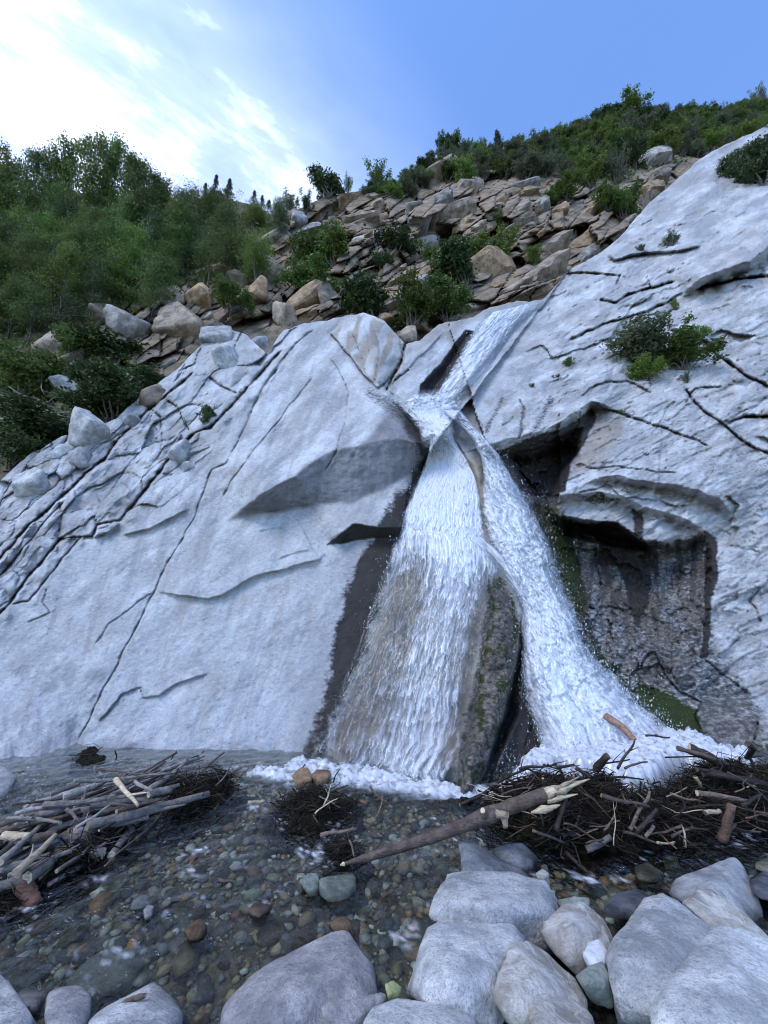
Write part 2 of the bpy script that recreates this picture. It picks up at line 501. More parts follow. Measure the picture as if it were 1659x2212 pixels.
def granite(u, v):
    u = np.asarray(u, float); v = np.asarray(v, float)
    Y = base_Y(u, v)
    P = pt(u, v, Y)
    q = v3(u / 46.0, v / 46.0)
    wu = u + 5.0 * fbm(q, 4, 11); wv = v + 5.0 * fbm(q + 17.3, 4, 12)
    D = np.zeros(u.shape)
    nw1 = 0.75 + 0.75 * perlin2(u / 22.0, v / 22.0, 3) + .45 * perlin2(u / 8.0, v / 8.0, 6); nw2 = perlin2(u / 30., v / 30., 4)
    for pl, w, d in CRACKS:
        ix = near(wu, wv, pl, 12 * w)
        dd, sd_, ar = poly_dist(wu[ix], wv[ix], pl)
        tp = sstep(0, .05, ar) * sstep(1, .95, ar) * 0.8 + 0.2
        k = np.clip(nw1[ix], .12, 1.7)
        D[ix] -= 1.25 * d * tp * (.45 + .55 * k) * np.exp(-(dd / (w * (.38 + .42 * k))) ** 2)
        D[ix] += d * .5 * tp * np.exp(-((dd - 3 * w) / (3 * w)) ** 2) * nw2[ix]
        D[ix] -= sd_ * d * .30 * tp * np.exp(-dd / (7 * w))
    for pl, h, L in STEPS:
        ix = near(wu, wv, pl, 5 * L)
        dd, sd, ar = poly_dist(wu[ix], wv[ix], pl)
        tp = sstep(0, .12, ar) * sstep(1, .88, ar)
        s = -sd * dd
        D[ix] += h * tp * sstep(-2.0, 2.0, s) * np.exp(-np.maximum(s, 0) / L)
    for rim, con, h, L, t0, t1 in OVERHANGS:
        ix = near(wu, wv, rim + con, 5 * L)
        du, dv = wu[ix], wv[ix]
        dr, sr, ar = poly_dist(du, dv, rim)
        dc, _, _ = poly_dist(du, dv, con)
        ins = inside(du, dv, rim + con[::-1])
        tp = np.ones(du.shape)
        if t0: tp = tp * sstep(0, .22, ar)
        if t1: tp = tp * sstep(1, .78, ar)
        ab = (sr < 0) & ~ins
        dec = np.exp(-dr / L) * np.where((ar > .9995) | (ar < .0005), np.exp(-(dr / 14.0)), 1.0)
        # beyond the ends of the rim the bulge fades sideways too
        D[ix] += np.where(ins, h * tp * dc / (dc + dr + 1e-6), np.where(ab, h * tp * dec, 0))
    # hollows and bosses
    nz = 9 * fbm(q * 1.7, 3, 21)
    sdA = poly_sd(wu, wv, ALCOVE) + nz * .5
    fade = sstep(1440, 1150, v + .35 * np.maximum(u - 1400, 0))
    D -= (0.12 + .75 * fade) * sstep(0, 26 + 60 * (1 - fade), sdA) + .25 * fade * sstep(20, 110, sdA)
    D -= 1.2 * sstep(-2, 12, poly_sd(wu, wv, [(1213,1116),(1335,1132),(1404,1174),(1398,1192),(1330,1182),(1270,1172),(1215,1156)]))
    D -= 0.3 * sstep(-4, 30, poly_sd(wu, wv, [(1090,985),(1150,965),(1225,930),(1258,925),(1240,985),(1215,1040),(1130,1050)]))
    # the foot of the slab comes forward in lobes
    ft = sstep(1470, 1690, v)
    D += ft * np.interp(u, [-300, 0, 80, 140, 166, 190, 260, 360, 430, 520, 600, 660, 760, 880, 1000, 1060, 1150, 1300, 1600, 1900], [.6, .55, .45, .1, -.22, -.05, .12, .2, .12, .25, .2, .4, .7, .9, 1.1, 1.1, .8, .5, .2, .2]) * (1 + .4 * fbm(v3(u / 50., v / 80.), 3, 22))
    D += 0.42 * sstep(-4, 34, poly_sd(wu, wv, RIB)) * (1 + .5 * fbm(q * .9, 4, 23))
    D -= 0.85 * sstep(-3, 16, poly_sd(wu, wv, CREV))
    D -= 0.30 * sstep(-10, 25, poly_sd(wu, wv, POCKET))
    sdD = poly_sd(wu, wv, DOME)
    D += 0.75 * sstep(-25, 70, sdD) - .16 * np.exp(-(np.minimum(sdD, 0) / 6.0) ** 2) * (sdD < 0)
    sdC = poly_sd(wu, wv, CHUTE_ROCK)
    D -= 0.5 * sstep(0, 22, sdC)
    D += 0.22 * sstep(-4, 14, poly_sd(wu, wv, MIDROCK))
    # the falls run in a trough
    tro, _, _ = poly_dist(u, v, [(1150, 655), (1020, 760), (950, 860), (905, 930), (940, 1010)])
    D -= 0.28 * np.exp(-(tro / 45.0) ** 2)
    # gap between bulge and falls
    gap, _, _ = poly_dist(wu, wv, [(850, 868), (925, 950), (945, 985), (905, 1030), (878, 1090), (872, 1140)])
    D -= 0.25 * np.exp(-(gap / 16.0) ** 2)
    # block the upper left strip country into tilted slabs
    st = poly_sd(u, v, [(-400, 1400), (-400, 900), (500, 640), (640, 700), (560, 850), (440, 1000), (300, 1130), (130, 1190), (0, 1330)])
    sw = sstep(-30, 60, st)
    across = (u * 0.66 + v * 0.75)
    along = (u * 0.75 - v * 0.66)
    wx = across + 10 * fbm(v3(u / 60., v / 60., 1.1), 3, 31); wy = along + 16 * fbm(v3(u / 60., v / 60., 2.1), 3, 32)
    D += sw * (0.26 * cells(wx / 46., wy / 120., 3, 1.0, 1.1, .28, .06) + .09 * cells(wx / 24., wy / 60., 5, 1.0, 1.1, .10, .08) + .05 * fbm(v3(across / 12., along / 26.), 3, 33))
    # scaly relief on the big right slab: plates tilted up to the right
    rw = sstep(1090, 1200, u) * sstep(-20, 10, -(v - 1500)) * (1 - sstep(0, 30, sdA))
    a2 = u * 0.90 - v * 0.43; c2 = u * 0.43 + v * 0.90
    n2 = fbm(v3(a2 / 120., c2 / 38., 1.7), 5, 41) * 3.0
    ter2 = np.floor(n2) + sstep(.55, 1, n2 - np.floor(n2))
    D += rw * (0.05 * ter2 + .16 * cells((a2 + 14 * fbm(q, 3, 44)) / 190., (c2 + 10 * fbm(q + 3.3, 3, 45)) / 62., 9, 1.0, .7, .10, .04)
               + .06 * cells(a2 / 44. + nz * .05, c2 / 17., 10, 1.0, .8, .12, .12) + 0.07 * fbm(v3(a2 / 26., c2 / 10.), 4, 43, gain=.62))
    # broken, knobbly alcove wall
    aw = sstep(0, 20, sdA)
    D += aw * (.10 * fbm(v3(u / 34., v / 60.), 5, 51, gain=.6) + .30 * cells((u + 2 * nz) / 70., (v + 3 * nz) / 120., 13, 1.0, 1.0, .12, .08) + .10 * cells(u / 15. + .12 * nz, v / 18. + .1 * nz, 14, 1.0, 1.0, .12, .1) + .07 * fbm(v3(u / 9., v / 8.), 3, 52))
    lf = 1 - sstep(880, 1100, u)
    D += lf * (1 - sw) * (.10 * fbm(v3(across / 150., along / 260.), 3, 61) + .028 * fbm(v3(across / 26., along / 60.), 4, 62)
                          + .05 * sstep(.05, .5, fbm(v3(u / 90., v / 60.), 3, 64)) * fbm(v3(across / 14., along / 34.), 3, 63))
    D += .05 * fbm(P * 1.6, 4, 71) + .012 * fbm(P * 9, 3, 72)
    Yd = Y - D * (Y / 8.0)
    return Yd, dict(sdA=sdA, sw=sw, rw=rw, wu=wu, wv=wv)

UNDER_SHADE = [(495,1124),(560,1070),(620,1036),(642,1030),(664,1004),(720,972),(770,966),(800,940),(850,880),(880,890),(926,958),(928,985),(890,1022),(830,1058),(760,1085),(665,1095),(560,1112)]
WETBAND = [(850,868),(900,900),(945,960),(940,1010),(900,1060),(880,1130),(868,1170),(850,1230),(820,1330),(790,1420),(740,1530),(700,1640),(645,1650),(665,1590),(700,1490),(725,1370),(745,1280),(770,1210),(810,1150),(845,1090),(880,1040),(905,990)]
FANBED = [(880,1000),(960,960),(1050,1000),(1070,1240),(1040,1420),(985,1690),(650,1690),(700,1560),(760,1400),(810,1250),(850,1120)]
def stains_and_shade(u, v, g):
    wu, wv = g['wu'], g['wv']
    q = v3(u / 30.0, v / 55.0)
    e = 14 * fbm(q, 4, 81)
    wet = np.zeros(u.shape); moss = wet.copy(); tan = wet.copy(); damp_and_shade = wet.copy()
    def pol(pg, soft=16, amp=1.0): return sstep(-soft, soft, poly_sd(wu, wv, pg) + e * amp)
    tan = np.maximum(tan, .5 * pol(UNDER_SHADE, 6, .25)); damp_and_shade = np.maximum(damp_and_shade, 1.0 * pol(UNDER_SHADE, 6, .25)); under = pol(UNDER_SHADE, 6, .25)  # weathered underside of the bulge, with its shade painted in as dark grey
    wb = pol(WETBAND, 20, 1.3)
    low = sstep(1380, 1620, v)
    wet = np.maximum(wet, wb * (1 - .30 * low)); tan = np.maximum(tan, wb * low * .9)
    dmp, _, _ = poly_dist(wu, wv, [(800, 1160), (745, 1290), (700, 1400), (672, 1520), (640, 1650)])
    damp_and_shade = np.maximum(damp_and_shade, np.exp(-((dmp + e) / 45.0) ** 2) * .45)
    fb = pol(FANBED, 20, .6) * (1 - .8 * wb)
    wet = np.maximum(wet, .9 * pol([(700,1180),(766,1131),(872,1138),(872,1160),(790,1166)], 5, .2))
    tan = np.maximum(tan, fb); wet *= (1 - .75 * fb)
    rb = pol(RIB, 12, .4)
    tan = np.maximum(tan, rb); moss = np.maximum(moss, rb * sstep(-.2, .35, fbm(q * 1.2, 3, 82)) * .75); wet = np.maximum(wet, rb * .55)
    wet = np.maximum(wet, pol(CREV, 9, .3)); wet = np.maximum(wet, pol(POCKET, 14, .5) * .85)
    wet = np.maximum(wet, pol(CHUTE_ROCK, 6, .35))
    # cave under the roof block
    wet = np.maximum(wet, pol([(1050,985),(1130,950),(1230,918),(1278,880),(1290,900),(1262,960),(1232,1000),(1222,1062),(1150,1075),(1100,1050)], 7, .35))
    tan = np.maximum(tan, .75 * pol([(1285,890),(1345,900),(1350,935),(1300,990),(1235,1030),(1262,960)], 12, .6))
    # alcove interior
    al = g['sdA']
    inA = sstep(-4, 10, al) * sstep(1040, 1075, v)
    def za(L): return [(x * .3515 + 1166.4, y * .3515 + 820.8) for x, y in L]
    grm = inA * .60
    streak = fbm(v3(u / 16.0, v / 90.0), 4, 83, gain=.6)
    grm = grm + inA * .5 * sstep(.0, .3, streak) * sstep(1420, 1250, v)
    wet = np.maximum(wet, 1.0 * pol(za([(340,1130),(370,1000),(200,880),(480,870),(690,1030),(672,1330),(600,1560),(545,1400),(520,1290),(470,1150)]), 9, .6))
    wet = np.maximum(wet, .95 * pol(za([(685,1040),(725,1060),(740,1210),(705,1200)]), 5, .3))
    wet = np.maximum(wet, .95 * pol(za([(1010,930),(1088,960),(1094,1200),(1060,1300),(1050,1480),(1032,1720),(985,1700),(1010,1400),(1000,1150)]), 8, .6))
    wet = np.maximum(wet, .8 * pol(za([(560,790),(640,800),(630,980),(570,960)]), 7, .5))
    tan = np.maximum(tan, .9 * pol(za([(370,1100),(470,1130),(530,1400),(400,1400),(350,1250)]), 10, .6))
    tan = np.maximum(tan, .8 * pol(za([(780,1010),(1020,920),(1010,1040),(820,1060)]), 9, .5))
    tan = np.maximum(tan, .75 * inA * sstep(-.25, .2, fbm(q * .8, 4, 96)))
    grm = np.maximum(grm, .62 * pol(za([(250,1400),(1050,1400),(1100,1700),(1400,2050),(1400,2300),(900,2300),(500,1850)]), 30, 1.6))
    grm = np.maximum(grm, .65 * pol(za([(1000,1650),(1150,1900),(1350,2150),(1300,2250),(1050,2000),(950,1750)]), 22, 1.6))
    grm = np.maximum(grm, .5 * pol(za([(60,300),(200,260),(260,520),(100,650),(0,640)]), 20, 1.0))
    wet = np.maximum(wet, .9 * pol(za([(60,850),(150,840),(260,1150),(300,1450),(420,1750),(560,1900),(700,2050),(600,2000),(300,1650),(120,1200)]), 12, .9))
    moss = np.maximum(moss, .75 * pol([(1140,1080),(1210,1090),(1240,1150),(1262,1240),(1275,1330),(1240,1320),(1195,1220),(1150,1130)], 18, 1.0))
    moss = np.maximum(moss, 1.0 * pol([(1385,1470),(1440,1490),(1500,1530),(1520,1585),(1480,1590),(1400,1560),(1360,1500)], 16, .9))
    moss = np.maximum(moss, .7 * pol([(1280,1380),(1340,1450),(1390,1500),(1360,1520),(1300,1450),(1260,1390)], 14, 1.2))
    wet = np.maximum(wet, .8 * pol([(1250,1340),(1330,1440),(1400,1530),(1460,1590),(1400,1600),(1300,1500),(1230,1380)], 18, 1.0))
    moss = np.maximum(moss, .6 * pol([(1258,1072),(1300,1062),(1340,1080),(1310,1092),(1262,1086)], 6, .6))
    tan = np.maximum(tan, .65 * pol([(1480,1560),(1560,1500),(1659,1560),(1700,1680),(1480,1680)], 25, 1.2))
    moss = np.maximum(moss, .6 * pol([(1630,1600),(1680,1600),(1700,1680),(1640,1680)], 14, 1.0))
    # streaks on the roof block
    for x0, y0, x1, y1, w in ((1085, 862, 1050, 930, 9), (1190, 862, 1152, 935, 13), (1130, 880, 1122, 945, 5)):
        dd, _, _ = poly_dist(u, v, [(x0, y0), (x1, y1)])
        wet = np.maximum(wet, .55 * np.exp(-((dd + .3 * e) / w) ** 2))
    # dome stripes
    sdD = poly_sd(wu, wv, DOME)
    stp = np.sin((wu * .75 + wv * .35) / 5.2 + 3 * fbm(q, 2, 84))
    tan = np.maximum(tan, sstep(-3, 8, sdD) * sstep(-.5, .5, stp) * .8)
    # dark crown of the bulge right above the falls
    dd, _, _ = poly_dist(wu, wv, [(800, 850), (850, 880), (905, 935)])
    wet = np.maximum(wet, .55 * np.exp(-((dd + e * .6) / 20.0) ** 2))
    damp_and_shade = np.maximum(damp_and_shade, .45 * pol([(160,1625),(230,1600),(300,1605),(420,1640),(560,1610),(660,1630),(640,1700),(160,1700)], 12, .5))
    damp_and_shade = np.maximum(damp_and_shade, .28 * pol([(0,1440),(60,1410),(130,1385),(140,1400),(90,1440),(30,1455)], 5, .3))
    run = fbm(v3((u + .30 * v) / 22., v / 330.), 5, 98, gain=.62)
    damp_and_shade = np.maximum(damp_and_shade, .38 * sstep(.05, .42, run) * sstep(640, 900, v) * (1 - sstep(900, 1000, u)))
    tan = np.maximum(tan, .30 * sstep(.12, .5, fbm(v3((u + .3 * v) / 30., v / 200., 3.0), 4, 99)) * (1 - sstep(900, 1000, u)))
    for (x, y, rx, ry, an) in ((52,1443,15,26,.1),(203,1457,22,11,-.3),(290,1404,9,5,-.5),(419,1452,8,5,-.6),(439,1385,6,3,-.5),(195,1510,8,4,-.4),(525,1354,10,4,-.3),(150,1456,14,30,.2),(105,1485,22,12,0),(195,1318,4,3,0),(515,1322,3,2,0),(357,1600,5,3,-.5),(586,1487,3,2,0),(526,1494,3,2,0)):
        ca, sa = math.cos(an), math.sin(an)
        dx, dy = u - x, v - y
        r = np.hypot((dx * ca + dy * sa) / rx, (-dx * sa + dy * ca) / ry)
        damp_and_shade = np.maximum(damp_and_shade, .42 * sstep(1.25, .8, r))
    # weathered brown patches in the strip country and along the top
    pt_ = sstep(.12, .42, fbm(v3(u / 28., v / 22.), 4, 85))
    tan = np.maximum(tan, .55 * g['sw'] * pt_)
    tan = np.maximum(tan, .45 * pol([(835,850),(880,770),(1020,690),(1140,660),(1220,590),(1060,640),(860,690)], 14, .6))
    tan = np.maximum(tan, .35 * g['rw'] * sstep(.1, .5, fbm(v3(u / 90., v / 60.), 4, 86)))
    tan = np.maximum(tan, .5 * pol([(985,875),(1060,862),(1120,862),(1132,900),(1115,945),(1060,950),(1000,910)], 8, .3) * sstep(-.1, .3, fbm(q, 3, 87)))
    ac = u * .66 + v * .75; al_ = u * .75 - v * .66
    a2 = u * 0.90 - v * 0.43; c2 = u * 0.43 + v * 0.90
    R_ = sstep(1000, 1120, u)
    tl = fbm(v3(ac / 34., al_ / 95.), 6, 88, gain=.62); trr = fbm(v3(a2 / 70., c2 / 24.), 6, 89, gain=.66)
    clean = sstep(-60, 80, poly_sd(u, v, [(-400,1350),(-20,1330),(130,1190),(330,1100),(520,1110),(900,1000),(880,1140),(700,1640),(640,1900),(-400,1900)], 200))
    ton = (1 - R_) * tl * (1 - .5 * clean) + R_ * (1.15 * trr - .09)
    pink = sstep(.05, .4, fbm(v3(u / 120., v / 90., 5.5), 4, 90))
    g['tone'] = np.stack([.5 + .9 * ton, pink, .5 + .5 * fbm(v3(u / 9., v / 7.), 3, 95, gain=.7), np.clip(grm, 0, 1)], -1)
    return np.stack([np.clip(wet, 0, 1), moss, tan, damp_and_shade], -1)

# ------------------------------------------------------------------ granite material
def granite_material(name, blotch=1.0):
    t = NT(name)
    p = t.pos()
    s = t.sep(t.attr('stain', 'Color'))
    damp_and_shade = t.attr('stain', 'Alpha')  # damp patches, plus the painted shade under the bulge
    big = t.noise(p, .55, 4, .6)
    mid = t.noise(p, 3.2, 6, .62)
    fine = t.noise(p, 34, 4, .7)
    speck = t.noise(p, 150, 2, .6)
    tn_ = t.sep(t.attr('tone', 'Color'))
    col = t.mix(t.ramp(big, [(.35, 0), (.65, 1)]), (.375, .38, .39), (.475, .478, .485))
    col = t.mix(t.ramp(tn_[0], [(.28, .8), (.46, 0)]), col, (.26, .262, .27))
    col = t.mix(t.ramp(tn_[0], [(.52, 0), (.72, .8)]), col, (.62, .63, .64))
    col = t.mix(t.math('MULTIPLY', t.ramp(tn_[2], [(.58, 0), (.8, 1)]), .35), col, (.24, .235, .235))
    col = t.mix(t.math('MULTIPLY', tn_[1], .22), col, (.46, .39, .34))
    col = t.mix(t.ramp(mid, [(.45, 0), (.68, .5)]), col, (.33, .33, .335))
    chip = t.noise(t.mapping(p, (1, 1, 1.9), (0, .5, 0)), 13, 7, .72)
    col = t.mix(t.math('MULTIPLY', t.ramp(chip, [(.54, 0), (.64, 1)]), .42), col, (.21, .21, .215))
    col = t.mix(t.math('MULTIPLY', t.ramp(chip, [(.36, 1), (.46, 0)]), .5), col, (.62, .63, .64))
    col = t.mix(t.math('MULTIPLY', t.ramp(fine, [(.5, 0), (.7, 1)]), .40), col, (.26, .255, .25))
    col = t.mix(t.math('MULTIPLY', t.ramp(speck, [(.56, 0), (.66, 1)]), .45), col, (.11, .11, .12))
    tn = t.mix(t.ramp(t.noise(p, 2.2, 5, .65), [(.35, 0), (.65, 1)]), (.20, .175, .15), (.34, .28, .22))
    tn = t.mix(t.math('MULTIPLY', t.ramp(fine, [(.45, 0), (.7, 1)]), .5), tn, (.15, .12, .10))
    col = t.mix(s[2], col, tn)
    col = t.mix(t.math('MULTIPLY', damp_and_shade, .9), col, t.mix(t.ramp(t.noise(t.mapping(p, (1, 1, .25)), 6, 5, .65), [(.35, 0), (.65, 1)]), (.13, .13, .135), (.24, .24, .25)))
    mo = t.mix(t.noise(p, 12, 4, .7), (.006, .013, .004), (.046, .060, .014))
    def crisp(x, amt=2.0, gain=1.7):
        e_ = t.math('ADD', t.math('SUBTRACT', t.math('MULTIPLY', x, 1.5), .75), t.math('MULTIPLY', t.math('SUBTRACT', chip, .5), amt))
        return t.math('ADD', t.math('MULTIPLY', e_, gain), .5, True)
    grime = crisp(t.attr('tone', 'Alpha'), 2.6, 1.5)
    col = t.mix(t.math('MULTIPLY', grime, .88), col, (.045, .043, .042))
    wetc = crisp(s[0])
    col = t.mix(wetc, col, t.mix(t.noise(p, 5, 4, .6), (.013, .013, .014), (.055, .046, .040)))
    col = t.mix(crisp(s[1], 3.6, 1.5), col, mo)
    rough = t.math('SUBTRACT', .88, t.math('MULTIPLY', s[0], .38))
    h = t.math('ADD', t.math('MULTIPLY', t.noise(p, 7, 8, .68), 1.0), t.math('MULTIPLY', chip, .55))
    nb = t.bump(h, .95, .055)
    return t.done(t.bsdf(col, rough, nb, .22))
M_GRANITE = granite_material('granite')

# ------------------------------------------------------------------ granite mesh
TOP = [(-320,1190),(-60,1075),(0,1040),(60,985),(130,945),(190,925),(250,905),(310,850),(380,800),(430,750),(480,705),(530,720),(575,765),(612,715),(660,698),(715,690),(745,682),(785,676),(830,694),(862,728),(876,742),(905,735),(950,700),(1000,690),(1022,684),(1060,664),(1110,652),(1172,648),(1230,584),(1300,545),(1342,508),(1400,440),(1455,395),(1510,345),(1565,312),(1630,285),(1680,255),(1760,200),(1980,120)]
GR = {}
GSTEP = 2.5
def build_granite():
    uu = np.arange(-300, 1960.1, GSTEP)
    tu, tv = np.array(TOP).T
    top = np.interp(uu, tu, tv) + 5 * fbm(v3(uu / 25., 3.3), 4, 91)
    nr = 600
    tt = np.linspace(0, 1, nr)[:, None]
    bot = 1790.0
    Vg = top[None, :] + (bot - top[None, :]) * tt
    Ug = np.broadcast_to(uu, Vg.shape).copy()
    Y, g = granite(Ug, Vg)
    st = stains_and_shade(Ug, Vg, g)
    GR.update(u=uu, top=top, bot=bot, Y=Y)
    P = pt(Ug, Vg, Y)
    # roll the top edge over, back into the hill
    back = []
    for k, (dy, dz) in enumerate(((.10, -.01), (.3, -.10), (.7, -.45), (1.4, -1.5), (2.2, -3.5))[::-1]):
        B = P[0].copy(); sc = (Y[0] / 9.0)[:, None]
        B += np.array([0, dy, dz]) * sc
        back.append(B)
    P = np.concatenate([np.array(back), P], 0)
    tone = np.concatenate([np.repeat(g['tone'][:1], 5, 0), g['tone']], 0)
    st = np.concatenate([np.repeat(st[:1], 5, 0), st], 0)
    nr += 5
    F = grid_faces(nr, len(uu))
    # split along the middle of the falls into three pieces of the setting
    col = np.tile(np.arange(len(uu) - 1), nr - 1)
    row = np.repeat(np.arange(nr - 1), len(uu) - 1)
    vrow = np.concatenate([np.repeat(Vg[:1], 5, 0), Vg], 0)[:-1, :-1].ravel()
    uc = uu[col]
    lb = np.interp(vrow, [640, 680, 740, 835, 868, 925, 960, 1020, 1140, 1300, 1500, 1640, 1800], [872, 872, 876, 838, 852, 912, 928, 895, 866, 800, 720, 655, 640])
    rb = np.interp(vrow, [640, 660, 720, 815, 868, 900, 960, 1030, 1110, 1200, 1300, 1440, 1560, 1640, 1800], [1178, 1165, 1105, 1030, 990, 1000, 1050, 1100, 1165, 1205, 1245, 1310, 1390, 1500, 1560])
    Pf = P.reshape(-1, 3); sf = st.reshape(-1, 4); tf = tone.reshape(-1, 4)
    for nm, m, lab in (('granite_slab_left', uc < lb, 'smooth pale granite slab with long slanting cracks beside the falls'),
                       ('waterfall_bed', (uc >= lb) & (uc <= rb), 'wet brown rock the waterfall runs over'),
                       ('granite_slab_right', uc > rb, 'steep pale granite cliff with a dark hollow under curved ledges')):
        f = F[m]
        ids, inv = np.unique(f, return_inverse=True)
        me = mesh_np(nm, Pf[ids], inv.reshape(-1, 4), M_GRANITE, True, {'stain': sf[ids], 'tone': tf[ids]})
        tag(link(nm, me), lab, None, None, 'structure')
build_granite()
def _blur(A, k):
    for ax in (0, 1):
        c = np.cumsum(np.pad(A, [(k + 1, k) if i == ax else (0, 0) for i in (0, 1)], mode='edge'), axis=ax)
        A = (np.take(c, np.arange(2 * k + 1, c.shape[ax]), ax) - np.take(c, np.arange(0, c.shape[ax] - 2 * k - 1), ax)) / (2 * k + 1)
    return A
GR['Yb'] = _blur(GR['Y'], 7)
GR['Yc'] = _blur(GR['Yb'], 12)
def rock_Y(u, v, key='Y'):
    """forward distance of the granite surface along a sight line"""
    u = np.asarray(u, float); v = np.asarray(v, float)
    fu = np.clip((u - GR['u'][0]) / GSTEP, 0, len(GR['u']) - 1.001)
    tp = np.interp(u, GR['u'], GR['top'])
    nr = GR['Y'].shape[0]
    fv = np.clip((v - tp) / (GR['bot'] - tp) * (nr - 1), 0, nr - 1.001)
    i, j = fv.astype(int), fu.astype(int)
    a, b = fv - i, fu - j
    A = GR[key]
    return A[i, j] * (1 - a) * (1 - b) + A[i + 1, j] * a * (1 - b) + A[i, j + 1] * (1 - a) * b + A[i + 1, j + 1] * a * b

# ================================================================== hillside behind
HILL_TOP = [(-400,420),(-100,430),(0,430),(150,410),(260,440),(360,440),(450,425),(540,440),(600,470),(640,455),(700,425),(790,410),(850,400),(905,362),(950,335),(1000,325),(1060,330),(1120,312),(1180,300),(1240,275),(1300,255),(1360,238),(1420,242),(1500,244),(1560,240),(1640,228),(1700,215),(2000,180)]
_hc = [(-400,1200,7.6),(-400,700,12),(-400,430,17),(0,1060,8.6),(0,850,10.4),(0,650,13),(0,430,17),(200,950,9.8),(200,750,12),(200,430,18),(400,780,12),(400,620,15),(400,430,19),
       (600,740,13.2),(600,600,16),(600,450,21),(800,700,14.5),(800,550,17.5),(800,400,23),(1000,690,14.6),(1000,550,18),(1000,420,22.5),(1000,325,29),(1170,660,15),(1170,520,19),(1170,400,24),(1180,300,34),
       (1300,550,18.5),(1300,420,24),(1300,255,40),(1450,420,25),(1450,330,32),(1450,242,44),(1659,310,36),(1659,228,48),(2000,300,40),(2000,180,52),(1400,600,19),(1700,500,27),(900,900,12.5),(400,1000,10.5),(1300,800,15.5)]
_hill = tps_fit([c[:2] for c in _hc], np.log([c[2] for c in _hc]))
OUTCROP = [(600,470),(640,455),(720,440),(800,432),(880,415),(960,380),(1040,360),(1130,368),(1150,400),(1240,385),(1330,392),(1345,420),(1420,330),(1470,345),(1500,370),(1440,420),(1350,520),(1240,590),(1180,650),(1060,660),(1000,690),(900,740),(870,730),(820,690),(760,670),(690,700),(640,700),(600,640),(585,560)]
RUBBLE = [(150,760),(190,690),(330,640),(450,590),(600,560),(720,560),(700,700),(600,720),(480,720),(380,800),(280,880),(180,900),(100,870),(70,760)]
def hill_Y(u, v, detail=True):
    Y = np.exp(_hill(u, v))
    if detail:
        P = pt(u, v, Y)
        oc = np.maximum(sstep(-20, 30, poly_sd(np.asarray(u, float), np.asarray(v, float), OUTCROP)), .6 * sstep(-20, 30, poly_sd(np.asarray(u, float), np.asarray(v, float), RUBBLE)))
        c = np.asarray(u) * .55 + np.asarray(v) * .83; a = np.asarray(u) * .83 - np.asarray(v) * .55
        wz = fbm(v3(np.asarray(u) / 60., np.asarray(v) / 60., 2.2), 3, 101)
        D = .25 * fbm(P * .45, 4, 102) + oc * (2.0 * cells((a + 20 * wz) / 125., (c + 14 * wz) / 48., 21, 1.0, 1.6, .35, .05) + .8 * cells((a + 9 * wz) / 50., (c + 6 * wz) / 20., 22, 1.0, 1.5, .35, .07) + .12 * fbm(v3(a / 14., c / 8.), 3, 103))
        Y = Y - D * (Y / 16.0)
    return Y
def build_hill():
    t = NT('hillside_ground')
    p = t.pos()
    rk = t.sep(t.attr('stain', 'Color'))[0]
    n = t.noise(p, 1.4, 6, .62)
    soil = t.mix(t.ramp(n, [(.35, 0), (.65, 1)]), (.06, .055, .03), (.17, .145, .09))
    rock = t.mix(t.ramp(n, [(.38, 0), (.62, 1)]), (.17, .13, .09), (.33, .265, .20))
    rock = t.mix(t.ramp(t.noise(p, .7, 3, .5), [(.52, 0), (.66, .6)]), rock, (.34, .21, .11))
    c = t.mix(rk, soil, rock)
    h = t.noise(p, 3.5, 7, .68)
    M = t.done(t.bsdf(c, .92, t.bump(h, 1.0, .18), .2))
    uu = np.arange(-400, 2000, 4.0)
    tu, tv = np.array(HILL_TOP).T
    top = np.interp(uu, tu, tv) + 3 * fbm(v3(uu / 30., 8.3), 4, 111)
    gt_u, gt_v = np.array(TOP).T
    bot = np.interp(uu, gt_u, gt_v) + 75
    bot = np.maximum(bot, np.interp(uu, [820, 900, 1000, 1060], [0, 830, 770, 0]))
    nr = 270
    Vg = top + (bot - top) * np.linspace(0, 1, nr)[:, None]
    Ug = np.broadcast_to(uu, Vg.shape).copy()
    Y = hill_Y(Ug, Vg)
    rk = np.maximum(sstep(-25, 15, poly_sd(Ug, Vg, OUTCROP) + 12 * fbm(v3(Ug / 30., Vg / 30.), 3, 112)), .85 * sstep(-20, 20, poly_sd(Ug, Vg, RUBBLE) + 25 * fbm(v3(Ug / 40., Vg / 30.), 3, 113)))
    rk = np.maximum(rk, sstep(60, 20, np.interp(Ug, gt_u, gt_v) - Vg) * .7)
    P = pt(Ug, Vg, Y)
    # keep the lower rows behind the granite
    B = []
    for dy, dz in ((60, -30), (25, -6), (8, -.6), (2, .1)):
        q = P[0].copy(); q += np.array([0, dy, dz]); B.append(q)
    P = np.concatenate([np.array(B), P], 0); rk = np.concatenate([np.repeat(rk[:1], 4, 0), rk], 0)
    z = np.zeros(rk.size)
    me = mesh_np('hillside', P.reshape(-1, 3), grid_faces(nr + 4, len(uu)), M, False, {'stain': np.stack([rk.ravel(), z, z, z], -1)})
    tag(link('hillside', me), 'steep brown hillside behind the granite slabs', None, None, 'structure')
build_hill()

